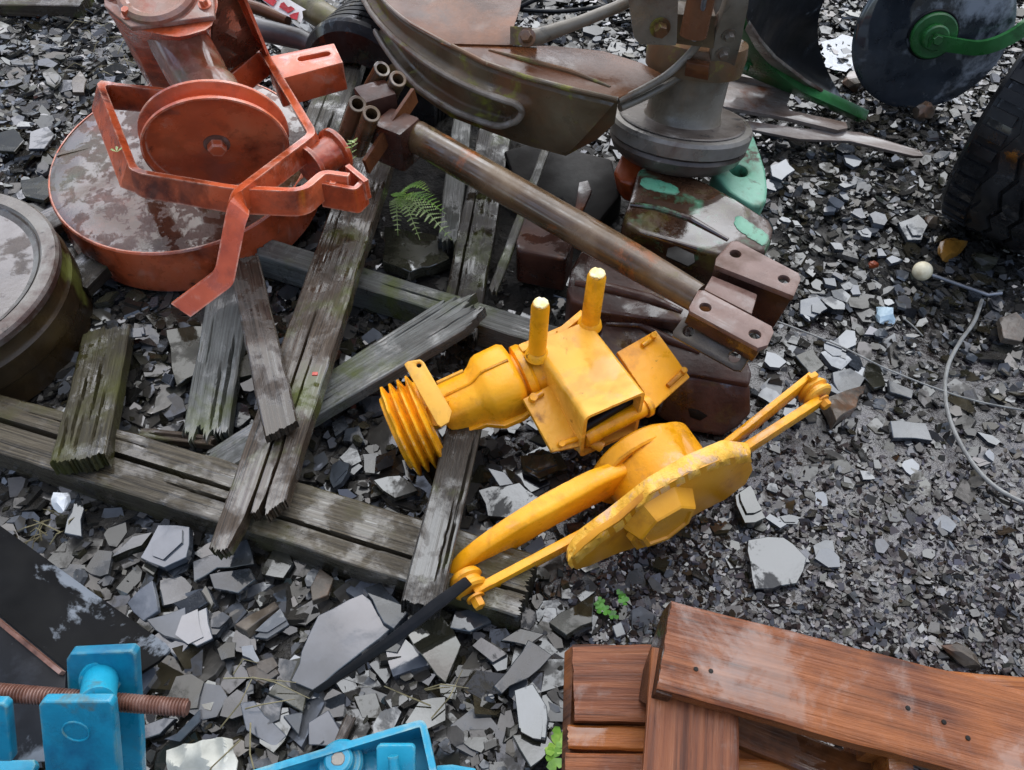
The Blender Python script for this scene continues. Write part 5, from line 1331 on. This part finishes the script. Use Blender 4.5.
def build_blue():
    t = thing('blue_linkage', 'bright blue steel linkage post with rusty threaded rod', 'linkage', U(90, 760, .0))
    Pf = pl3((38, 702, .40), (113, 702, .40), (45, 770, .30))
    f = slab('front_plate', [(38, 706), (42, 702), (109, 702), (113, 706), (121, 800), (48, 800)], Pf, .014, m_blue, t, bev=.003, seg=3)
    q = Pf.hit(76, 731); 
    bm = bmesh.new(); add_lathe(bm, q - Pf.n * .002, Pf.n, [(0, .0165), (.0035, .016), (.0035, .0145), (.0005, .014), (.0005, 0)], seg=36); mk('boss_ring', bm, m_blue, f)
    Pr = pl3((66, 655, .37), (135, 652, .37), (140, 770, .20))
    r = slab('rear_plate', [(66, 660), (70, 654), (131, 651), (136, 655), (141, 740), (143, 800), (72, 800)], Pr, .016, m_blue, t, bev=.003, seg=3)
    a = Pf.hit(92, 712) - Pf.n * .012; b = Pr.hit(101, 678)
    bm = bmesh.new(); add_tube(bm, [a, b], .0205, 36); add_lathe(bm, b - (b - a).normalized() * .006, (b - a).normalized(), [(0, .020), (0, .024), (.006, .025), (.006, .02)], seg=36); mk('boss', bm, m_blue, t)
    # threaded rod
    p, q = U(-30, 690, .345), U(188, 708, .325)
    d = (q - p); L = d.length; d.normalize(); pitch = .0040
    prof = [(0, 0), (0, .009)]
    k = int(L / pitch)
    for i in range(k):
        h = .001 + i * pitch
        prof += [(h, .0088), (h + pitch * .3, .0112), (h + pitch * .5, .0112), (h + pitch * .8, .0088)]
    prof += [(L, .0088), (L, 0)]
    bm = bmesh.new(); add_lathe(bm, p, d, prof, seg=24); mk('threaded_rod', bm, m_rustrod, t)
    Pl = pl3((-40, 704, .36), (8, 706, .36), (8, 760, .28))
    slab('left_plate', [(-60, 704), (2, 704), (7, 708), (12, 762), (-60, 762)], Pl, .014, m_blue, t, bev=.003, seg=3)
    slab('foot_plate', [(-60, 762), (34, 759), (36, 764), (20, 800), (-60, 800)], flat(.17), .014, m_blue, t, bev=.003)
    # tray
    t2 = thing('blue_channel', 'blue steel channel with a round boss and small plate at the bottom edge', 'channel', U(380, 765, .0))
    zt = .22
    path = round_path([U(160, 800, zt), U(236, 775, zt), U(425, 718, zt), U(437, 772, zt), U(440, 810, zt)], .012)
    bm = bmesh.new(); add_strip(bm, path, V((0, 0, -.05)), -.009); bevel_sharp(bm, .002, 2); mk('channel_wall', bm, m_blue, t2)
    slab('channel_floor', [(175, 806), (240, 786), (424, 730), (432, 772), (434, 806)], flat(zt - .047), .006, m_blue, t2, bev=.001)
    c = U(340, 762, zt - .02)
    bm = bmesh.new(); add_lathe(bm, c, ZT, [(-.03, .030), (-.004, .030), (0, .027), (0, .020), (.014, .019), (.017, .016), (.017, 0)], seg=40); bo = mk('round_boss', bm, m_blue, t2)
    bm = bmesh.new(); add_lathe(bm, c + ZT * .017, ZT, [(0, .009), (.001, .008), (.001, 0)], seg=18, wob=.3); mk('worn_top', bm, m_disc, bo)
    slab('small_plate', [(376, 748), (379, 745), (412, 745), (415, 748), (416, 800), (377, 800)], pl3((376, 746, zt + .01), (415, 746, zt + .01), (376, 790, zt - .02)), .010, m_blue, t2, bev=.003, seg=3)
    bm = bmesh.new(); add_tube(bm, [U(393, 756, zt + .02), U(396, 790, zt - .0)], .007, 14); mk('pin', bm, m_blue, t2)
    slab('side_tab', [(436, 765), (452, 764), (476, 768), (478, 790), (438, 790)], flat(zt - .02), .012, m_blue, t2, bev=.003)
build_blue()
# white rag
P = pl3((168, 752, .05), (232, 742, .055), (200, 770, .05))
o = slab('cloth_scrap', [(167, 750), (185, 744), (205, 740), (231, 739), (236, 760), (238, 790), (168, 790)], P, .004, m_white, None, bev=.001, jag=.004, step=.015, warp=.016, seed=4, subd=6)
tag(o, 'crumpled white cloth scrap between the blue post and blue channel', 'cloth')

# ------------------------------------------------------------------ pallet, lower right
def build_pallet():
    z1 = .30
    t = thing('wooden_pallet', 'wet reddish brown wooden pallet at the lower right corner', 'pallet', U(760, 720, 0))
    D = (U(1024, 739, z1) - U(662, 643, z1)).normalized(); Wd = V((-D.y, D.x, 0))
    def board(name, a, b, w, th, mat, seed, par=t, rag=(.002, .002), **k):
        return plank(name, a, b, w, th, mat, None, rag=rag, seed=seed, nx=60, nv=24, rough=.0009, parent=par, **k)
    def W(p, q, z):                                            # width from two pixels
        return (U(p[0], p[1], z) - U(q[0], q[1], z)).length
    # top board
    a = (U(672, 600, z1) + U(657, 688, z1)) / 2
    L = 0.80
    wt = W((672, 600), (658, 688), z1)
    b = a + D * L
    tb = board('deck_board', a, b, wt, .026, p_brown, 41)
    # its dark end face board (a vertical board standing under the end)
    Pe = pl3((671, 600, z1 - .004), (657, 690, z1 - .004), (638, 700, z1 - .10))
    slab('end_board', [(670, 601), (656, 692), (646, 704), (638, 700), (642, 672), (662, 612)], Pe, .022, p_dark, t, bev=.002)
    # boards below the top one
    a2 = (U(648, 688, z1 - .028) + U(741, 712, z1 - .028)) / 2
    wv = W((648, 690), (741, 714), z1 - .028)
    d2 = (U(690, 800, z1 - .028) - U(694, 700, z1 - .028)).normalized()
    board('cross_board', a2 - d2 * .06, a2 + d2 * .45, wv * .97, .024, p_brown, 42)
    z3 = .20
    for (l, r, hgt, sd, m_) in ((((573, 644), (574, 720)), ((648, 644), (648, 722)), .024, 43, p_brown), (((568, 724), (568, 748)), ((644, 726), (644, 750)), .024, 44, p_orange), (((566, 752), (566, 810)), ((644, 752), (644, 812)), .024, 45, p_brown)):
        zz = z3 - (.012 if sd == 44 else 0)
        p = (U(*l[0], zz) + U(*l[1], zz)) / 2; q = (U(*r[0], zz) + U(*r[1], zz)) / 2
        q = q + (q - p).normalized() * .03
        board('lower_board', p, q, W(l[0], l[1], zz), hgt, m_, sd)
    Ps = pl3((563, 650, z3 - .01), (566, 800, z3 - .01), (556, 660, .10))
    slab('side_runner', [(564, 652), (574, 644), (570, 730), (568, 810), (560, 810)], pl3((564, 652, z3 - .02), (573, 646, z3 - .01), (566, 800, z3 - .02)), .10, p_dark, t, bev=.002)
    # slats and blocks under the top board to the right
    for (p, q, w, z, sd, m_) in (((738, 726), (900, 790), .045, .215, 46, p_dark), ((735, 752), (870, 800), .05, .17, 47, p_orange), ((735, 770), (860, 776), .03, .20, 48, p_orange), ((600, 735), (650, 735), .05, .13, 49, p_orange)):
        board('lower_board', U(*p, z), U(*q, z), w, .02, m_, sd)
    bm = bmesh.new()
    for x, y in ((868, 742), (884, 762)):
        add_box(bm, U(x, y, .22), (.03, .05, .11), .002, Matrix.Rotation(-.2, 3, 'Z'))
    mk('spacer_block', bm, p_orange, t)
    # parallel board beyond, lighter edge at the right
    board('deck_board', U(850, 702, .27), U(1110, 719, .27), .10, .024, p_orange, 50)
    # nails / knots
    for (x, y) in ((696, 669), (711, 671), (908, 708), (944, 722), (968, 738)):
        bm = bmesh.new(); add_lathe(bm, U(x, y, z1 + .0005), ZT, [(0, .0032), (.0008, .0028), (.001, 0)], seg=12); mk('nail_head', bm, m_dkhole, tb)
    # base boards on the ground so that it rests on something
    for k, (x, y) in enumerate(((620, 770), (860, 800))):
        p = U(x, y, .10); board('bearer', p, p + D * .5, .09, .10, p_dark, 60 + k)
build_pallet()

# ------------------------------------------------------------------ tyre at the right edge
def build_tyre():
    Rr, Wd = .29, .24
    A = V((.72, -.69, 0)).normalized(); F = V((-.69, -.72, 0)).normalized()
    c0 = U(944, 216, .055) - F * .165; c0.z = Rr
    t = thing('truck_tyre', 'big black tyre with zigzag tread standing at the right picture edge', 'tyre', (c0.x + A.x * Wd / 2, c0.y + A.y * Wd / 2, 0))
    bm = bmesh.new()
    add_lathe(bm, c0, A, [(.03, Rr * .55), (.0, Rr * .6), (-.022, Rr * .75), (-.018, Rr * .88), (0, Rr * .955), (.012, Rr * .965), (Wd - .012, Rr * .965), (Wd, Rr * .955), (Wd + .02, Rr * .8), (Wd, Rr * .6), (Wd - .03, Rr * .55)], seg=120)
    mk('tyre_body', bm, m_tyre, t)
    u = F; w_ = A.cross(u)
    def pt(ang, h, r): return c0 + A * h + (u * math.cos(ang) + w_ * math.sin(ang)) * r
    bm = bmesh.new(); n = 168
    # continuous shoulder ridge
    # zigzag ribs
    for rib, (h0, hw) in enumerate(((.083, .018), (.13, .018), (.177, .018))):
        rows = []
        for i in range(n):
            ang = i / n * 2 * math.pi
            zz = .0075 * (abs((i % 8) - 4) - 2) / 2
            rows.append([bm.verts.new(pt(ang, h0 + zz - hw - .003, Rr * .962)), bm.verts.new(pt(ang, h0 + zz - hw, Rr)), bm.verts.new(pt(ang, h0 + zz + hw, Rr)), bm.verts.new(pt(ang, h0 + zz + hw + .003, Rr * .962))])
        for i in range(n):
            a, b = rows[i], rows[(i + 1) % n]
            for k in range(3): bm.faces.new((a[k], b[k], b[k + 1], a[k + 1]))
    mk('tread_rib', bm, m_tyre, t, ang=.3)
    bm = bmesh.new()
    nb = 46
    for side in (0,):
        for i in range(nb):
            a0 = i / nb * 2 * math.pi; a1 = a0 + 2 * math.pi / nb * .62
            hs = ((-.006, .052) if not side else (Wd + .006, Wd - .052))
            sk = .012
            pts = []
            for (ang, h, r) in ((a0, hs[0], Rr * .93), (a1, hs[0], Rr * .93), (a1 + sk, hs[1], Rr * .955), (a0 + sk, hs[1], Rr * .955), (a0 + .006, hs[0] + (.004 if not side else -.004), Rr * .995), (a1 - .006, hs[0] + (.004 if not side else -.004), Rr * .995), (a1 + sk - .006, hs[1], Rr), (a0 + sk + .006, hs[1], Rr)):
                pts.append(bm.verts.new(pt(ang, h, r)))
            for f in ((0, 1, 2, 3), (4, 7, 6, 5), (0, 4, 5, 1), (1, 5, 6, 2), (2, 6, 7, 3), (3, 7, 4, 0)): bm.faces.new([pts[k] for k in f])
    mk('shoulder_blocks', bm, m_tyre, t, ang=.3)
    bm = bmesh.new(); add_lathe(bm, c0, A, [(-.008, Rr * .93), (-.012, Rr * .95), (-.006, Rr * .965), (.002, Rr * .962)], seg=120); mk('sidewall_edge', bm, m_tyre, t)
build_tyre()

# ------------------------------------------------------------------ plough parts, top right
def build_plough():
    t = thing('plough_share', 'curved black plough mouldboard on a green frog with pointed share', 'plough', U(800, 90, 0))
    # mouldboard: ruled curved sheet
    E0 = [U(736, -60, .70), U(744, 0, .55), U(752, 30, .42), (U(772, 60, .25)), U(805, 84, .12), U(836, 102, .04)]
    E1 = [U(850, -60, .50), U(824, 0, .36), U(818, 25, .28), U(820, 50, .18), U(830, 76, .09), U(842, 98, .03)]
    def spl(P, s):
        x = s * (len(P) - 1); i = min(int(x), len(P) - 2); f = x - i
        p0, p1, p2, p3 = P[max(i - 1, 0)], P[i], P[i + 1], P[min(i + 2, len(P) - 1)]
        return .5 * ((2 * p1) + (p2 - p0) * f + (2 * p0 - 5 * p1 + 4 * p2 - p3) * f * f + (3 * p1 - p0 - 3 * p2 + p3) * f ** 3)
    bm = bmesh.new(); g = []; nu, nv = 40, 14
    for i in range(nu + 1):
        a, b = spl(E0, i / nu), spl(E1, i / nu)
        g.append([a.lerp(b, j / nv) + V((0, .06, -.05)) * math.sin(j / nv * 3.14) * (1 - i / nu) for j in range(nv + 1)])
    vo = [[bm.verts.new(p) for p in r] for r in g]; vi = [[bm.verts.new(p + V((0, .008, -.006))) for p in r] for r in g]
    for i in range(nu):
        for j in range(nv):
            bm.faces.new((vo[i][j], vo[i + 1][j], vo[i + 1][j + 1], vo[i][j + 1])); bm.faces.new((vi[i][j], vi[i][j + 1], vi[i + 1][j + 1], vi[i + 1][j]))
        bm.faces.new((vo[i][0], vi[i][0], vi[i + 1][0], vo[i + 1][0])); bm.faces.new((vo[i][nv], vo[i + 1][nv], vi[i + 1][nv], vi[i][nv]))
    for r0, r1 in ((vo[-1], vi[-1]), (vo[0], vi[0])):
        for j in range(nv): bm.faces.new((r0[j], r1[j], r1[j + 1], r0[j + 1]))
    mk('mouldboard', bm, m_black, t, ang=1)
    # bright worn strip below
    P = pl3((750, 28, .45), (836, 103, .06), (775, 66, .24))
    slab('worn_strip', [(748, 24), (760, 42), (775, 59), (805, 82), (838, 102), (836, 106), (802, 90), (770, 66), (755, 48), (745, 30)], P, .008, m_disc, t, bev=.001)
    P = pl3((742, 36, .36), (862, 122, .03), (745, 75, .16))
    fr = slab('frog', [(738, 18), (746, 32), (770, 68), (802, 92), (838, 108), (866, 121), (858, 123), (820, 106), (780, 90), (742, 74), (735, 60)], P, .03, m_plgreen, t, bev=.004)
    bm = bmesh.new(); add_bolt(bm, P.hit(745, 64), P.n, .014, .014); mk('bolt', bm, m_plgreen, fr)
    # coulter disc
    t = thing('disc_coulter', 'black plough disc coulter with green hub and curved green arm', 'coulter', U(925, 107, 0))
    c = U(932, 34, .205); n = V((-.12, -.97, .22)).normalized()
    bm = bmesh.new(); rd = .207
    add_lathe(bm, c, n, [(-.004, 0), (-.004, rd * .97), (-.0005, rd), (.001, rd * .99), (.0035, rd * .93), (.004, rd * .5), (.004, 0)], seg=96); mk('disc', bm, m_discblk, t)
    hc = c + n * .004
    bm = bmesh.new(); add_lathe(bm, hc, n, [(0, .066), (.004, .066), (.006, .064), (.006, .0)], seg=48); mk('hub_seal', bm, m_black, t)
    bm = bmesh.new(); add_lathe(bm, hc, n, [(.006, .060), (.016, .060), (.020, .056), (.020, .034), (.036, .034), (.040, .030), (.040, 0)], seg=48)
    hb = mk('hub', bm, m_plgreen, t)
    bm = bmesh.new(); add_bolt(bm, hc + n * .040, n, .014, .014); mk('bolt', bm, m_plgreen, hb)
    pth = [hc + n * .05 + V((-.01, 0, .015)), hc + n * .055 + V((.055, 0, .003)), hc + n * .06 + V((.13, .0, .0)), hc + n * .06 + V((.20, .01, .035)), hc + n * .05 + V((.25, .02, .11)), hc + n * .04 + V((.27, .03, .24))]
    sm = [spl(pth, i / 30) for i in range(31)]
    bm = bmesh.new(); add_strip(bm, sm, [((sm[min(i + 1, 30)] - sm[max(i - 1, 0)]).normalized().cross(n)).normalized() * .036 for i in range(31)], .016); bevel_sharp(bm, .003, 2); mk('arm', bm, m_plgreen, t, ang=1)
build_plough()
# flat steel bars
P = pl3((722, 78, .13), (795, 92, .11), (722, 104, .12))
o = slab('steel_channel', [(722, 76), (730, 78), (793, 89), (787, 104), (790, 110), (846, 122), (848, 128), (838, 130), (788, 118), (716, 105), (718, 92)], P, .012, m_galv, None, bev=.002)
tag(o, 'short wide weathered steel plate resting beside the greasy hub', 'steel bar', 'flat steel bars by the hub')
bm = bmesh.new(); add_strip(bm, [P.hit(724, 77), P.hit(793, 90)], P.n * .018, .008); mk('folded_lip', bm, m_galv, o)
P = pl3((725, 118, .10), (915, 152, .05), (725, 124, .095))
o = slab('steel_bar', [(712, 115), (728, 118), (800, 128), (860, 132), (920, 150), (924, 156), (914, 156), (850, 141), (800, 139), (724, 124)], P, .010, m_galv, None, bev=.002)
tag(o, 'long thin flat steel bar pointing from the hub across the gravel', 'steel bar', 'flat steel bars by the hub')

# ------------------------------------------------------------------ knob on a rod, cable and wire
t = thing('lever_knob', 'cream ball knob on a thin steel rod lying on the gravel', 'lever', U(922, 271, 0))
bm = bmesh.new(); bmesh.ops.create_uvsphere(bm, u_segments=32, v_segments=20, radius=.0225)
for v in bm.verts: v.co *= 1 + .03 * noise.noise(v.co * 60)
mk('ball_knob', bm, m_knob, t, Matrix.Translation(U(922.5, 271, .028)))
bm = bmesh.new(); add_tube(bm, [U(932, 275, .026), U(960, 285, .022), U(988, 295, .022), U(1002, 293, .03)], .0045, 12); mk('rod', bm, m_steel, t)
def curve(name, px, z, r, mat, label, cat):
    P = [U(x, y, z if not isinstance(z, list) else z[i]) for i, (x, y) in enumerate(px)]
    sm = []
    n = len(P)
    for i in range(n - 1):
        p0, p1, p2, p3 = P[max(i - 1, 0)], P[i], P[i + 1], P[min(i + 2, n - 1)]
        for k in range(8):
            f = k / 8
            sm.append(.5 * ((2 * p1) + (p2 - p0) * f + (2 * p0 - 5 * p1 + 4 * p2 - p3) * f * f + (3 * p1 - p0 - 3 * p2 + p3) * f ** 3))
    sm.append(P[-1])
    bm = bmesh.new(); add_tube(bm, sm, r, 10)
    o = mk(name, bm, mat); return tag(o, label, cat)
curve('cable', [(982, 300), (974, 322), (960, 342), (948, 366), (945, 392), (950, 420), (964, 450), (985, 478), (1012, 497), (1050, 512)], .034, .0042, m_cable, 'grey cable curving in a loop across the gravel below the cream knob', 'cable')
curve('wire', [(768, 318), (800, 330), (840, 346), (885, 368), (935, 388), (985, 403), (1060, 416)], .036, .0019, m_cable, 'thin grey wire running straight over the gravel under the cable', 'wire')
curve('wire', [(903, 318), (912, 325), (923, 336)], .03, .0016, m_cable, 'very short thin wire end beside the pale blue stone', 'wire')
# ------------------------------------------------------------------ plants
def frond(bm, base, tip, n, wmax, droop=.03):
    ax = (tip - base); L = ax.length; d = ax.normalized(); side = d.cross(ZT).normalized()
    def P_(s): return base + ax * s + ZT * (droop * math.sin(s * 3.14) )
    for i in range(n):
        s = .12 + .86 * i / n; p = P_(s); w_ = wmax * math.sin(min(1, (1 - s) * 1.25 + .1) * 1.57) * (1 if s > .25 else .8)
        for sg in (-1, 1):
            dirn = (side * sg + d * .55 + ZT * random.uniform(-.15, .15)).normalized(); k = 6
            perp = dirn.cross(ZT).normalized()
            for j in range(k):
                q = p + dirn * w_ * (j + .5) / k; h = w_ * .17 * (1 - j / k) + .0012; f = dirn * w_ / k * .55
                b0 = [q - f * .9, q + perp * h + f * .4 + ZT * .001, q + f, q - perp * h + f * .4]
                bm.faces.new([bm.verts.new(x) for x in b0])
    add_tube(bm, [P_(0), P_(.3), P_(.6), P_(1)], [.0016, .0013, .001, .0005], 5)
t = thing('fern', 'small bright green fern growing between the planks beside the flat dark slate', 'fern', U(402, 200, .03))
b0 = U(398, 198, .08)
for (x, y, z, w_, m_) in ((452, 240, .10, .035, m_leafpale), (430, 192, .16, .022, m_leaf), (398, 236, .11, .02, m_leafpale), (402, 210, .15, .02, m_leaf), (446, 214, .13, .026, m_leaf), (420, 240, .11, .022, m_leafpale)):
    bm = bmesh.new(); frond(bm, b0, U(x, y, z), 12, w_); mk('frond', bm, m_, t, smooth=False)
t = thing('fern', 'tiny pale fern sprig growing behind the orange roller bracket', 'fern', U(352, 165, .1))
bm = bmesh.new(); frond(bm, U(352, 166, .28), U(356, 144, .36), 7, .016); mk('frond', bm, m_leafpale, t, smooth=False)
def rosette(label, spots, mat, r, name='clover', z=.03):
    t = thing(name, label, name, U(spots[0][0], spots[0][1], 0))
    rnd = random.Random(3)
    for (x, y) in spots:
        bm = bmesh.new()
        c = U(x, y, z)
        for k in range(5):
            a = k * 1.26 + rnd.random(); L = r * rnd.uniform(.6, 1.1)
            dirn = V((math.cos(a), math.sin(a), .25)); pr = V((-math.sin(a), math.cos(a), 0))
            pts = [c, c + dirn * L * .4 + pr * L * .32, c + dirn * L * .8 + pr * L * .38, c + dirn * L, c + dirn * L * .8 - pr * L * .38, c + dirn * L * .4 - pr * L * .32]
            bm.faces.new([bm.verts.new(p) for p in pts])
        add_tube(bm, [c - ZT * z, c], .0012, 5)
        mk('leaf_cluster', bm, mat, t, smooth=False)
rosette('little bright green clover growing in the gravel above the pallet', [(600, 602), (606, 610), (620, 594), (624, 602), (613, 615), (599, 608)], m_clover, .0105)
rosette('green weed with pale leaves at the left side of the pallet', [(556, 746), (554, 758), (560, 738)], m_leaf, .020, 'weed')
def straw(label, n, x0, y0, x1, y1, L, seed, z=.03):
    rnd = random.Random(seed); bm = bmesh.new()
    for i in range(n):
        p = U(rnd.uniform(x0, x1), rnd.uniform(y0, y1), z); a = rnd.uniform(0, 6.3); l = L * rnd.uniform(.5, 1.2)
        d = V((math.cos(a), math.sin(a), rnd.uniform(.05, .35)))
        add_tube(bm, [p, p + d * l * .5 + ZT * .01, p + d * l + V((rnd.uniform(-.02, .02), rnd.uniform(-.02, .02), -.01))], [.0013, .0012, .0007], 5)
    o = mk('dry_grass', bm, m_straw); tag(o, label, 'dry grass')
straw('dry straw stems scattered over slates above the white cloth scrap', 7, 210, 660, 275, 745, .09, 5, .05)
straw('pale dry grass stems on the slates behind the red drum', 16, 80, 10, 150, 75, .09, 6, .04)
straw('few dry grass stems around the white quartz stone', 12, 40, 515, 75, 545, .05, 7, .03)
straw('loose dry stems beside the blue channel end', 4, 420, 680, 470, 720, .08, 8, .04)
# ------------------------------------------------------------------ light
w = bpy.data.worlds.new("World"); scene.world = w; w.use_nodes = True
nt = w.node_tree; nt.nodes.clear()
SUN_EL, SUN_AZ = R(58), R(12)                 # azimuth measured from +Y towards +X
sky = nt.nodes.new('ShaderNodeTexSky'); sky.sky_type = 'NISHITA'; sky.sun_disc = False
sky.sun_elevation = SUN_EL; sky.sun_rotation = SUN_AZ; sky.air_density = 1.0; sky.dust_density = 5.0; sky.ozone_density = 1.0
hsv = nt.nodes.new('ShaderNodeHueSaturation'); hsv.inputs['Saturation'].default_value = .85
bg = nt.nodes.new('ShaderNodeBackground'); bg.inputs['Strength'].default_value = .15
wo = nt.nodes.new('ShaderNodeOutputWorld')
tcs = nt.nodes.new('ShaderNodeTexCoord'); cl = nt.nodes.new('ShaderNodeTexNoise')
cl.inputs['Scale'].default_value = 4.2; cl.inputs['Detail'].default_value = 8; cl.inputs['Roughness'].default_value = .58
nt.links.new(tcs.outputs['Generated'], cl.inputs['Vector'])
cm = nt.nodes.new('ShaderNodeMapRange'); cm.inputs[1].default_value = .43; cm.inputs[2].default_value = .57; cm.inputs[3].default_value = .4; cm.inputs[4].default_value = 1.6
nt.links.new(cl.outputs['Fac'], cm.inputs[0])
mu = nt.nodes.new('ShaderNodeVectorMath'); mu.operation = 'SCALE'
nt.links.new(sky.outputs[0], hsv.inputs['Color']); cap = nt.nodes.new('ShaderNodeVectorMath'); cap.operation = 'MINIMUM'; cap.inputs[1].default_value = (8.0, 8.5, 9.2)   # veiled by cloud: no bright aureole
nt.links.new(hsv.outputs[0], cap.inputs[0]); nt.links.new(cap.outputs[0], mu.inputs[0]); nt.links.new(cm.outputs[0], mu.inputs['Scale'])
nt.links.new(mu.outputs[0], bg.inputs['Color']); nt.links.new(bg.outputs[0], wo.inputs[0])
ld = bpy.data.lights.new('sun', 'SUN'); ld.energy = 0.9; ld.angle = R(80); ld.color = (1, .97, .93)
lo = bpy.data.objects.new('sun', ld); COL.objects.link(lo)
sd = V((math.sin(SUN_AZ) * math.cos(SUN_EL), math.cos(SUN_AZ) * math.cos(SUN_EL), math.sin(SUN_EL)))
lo.rotation_euler = sd.to_track_quat('Z', 'Y').to_euler(); lo.location = (0, 0, 6)
scene.render.engine = 'CYCLES'
scene.view_settings.view_transform = 'Standard'; scene.view_settings.look = 'None'
scene.view_settings.gamma = 1; scene.view_settings.use_curve_mapping = False
scene.view_settings.exposure = 1.1
scene.render.resolution_x = 1024; scene.render.resolution_y = 770
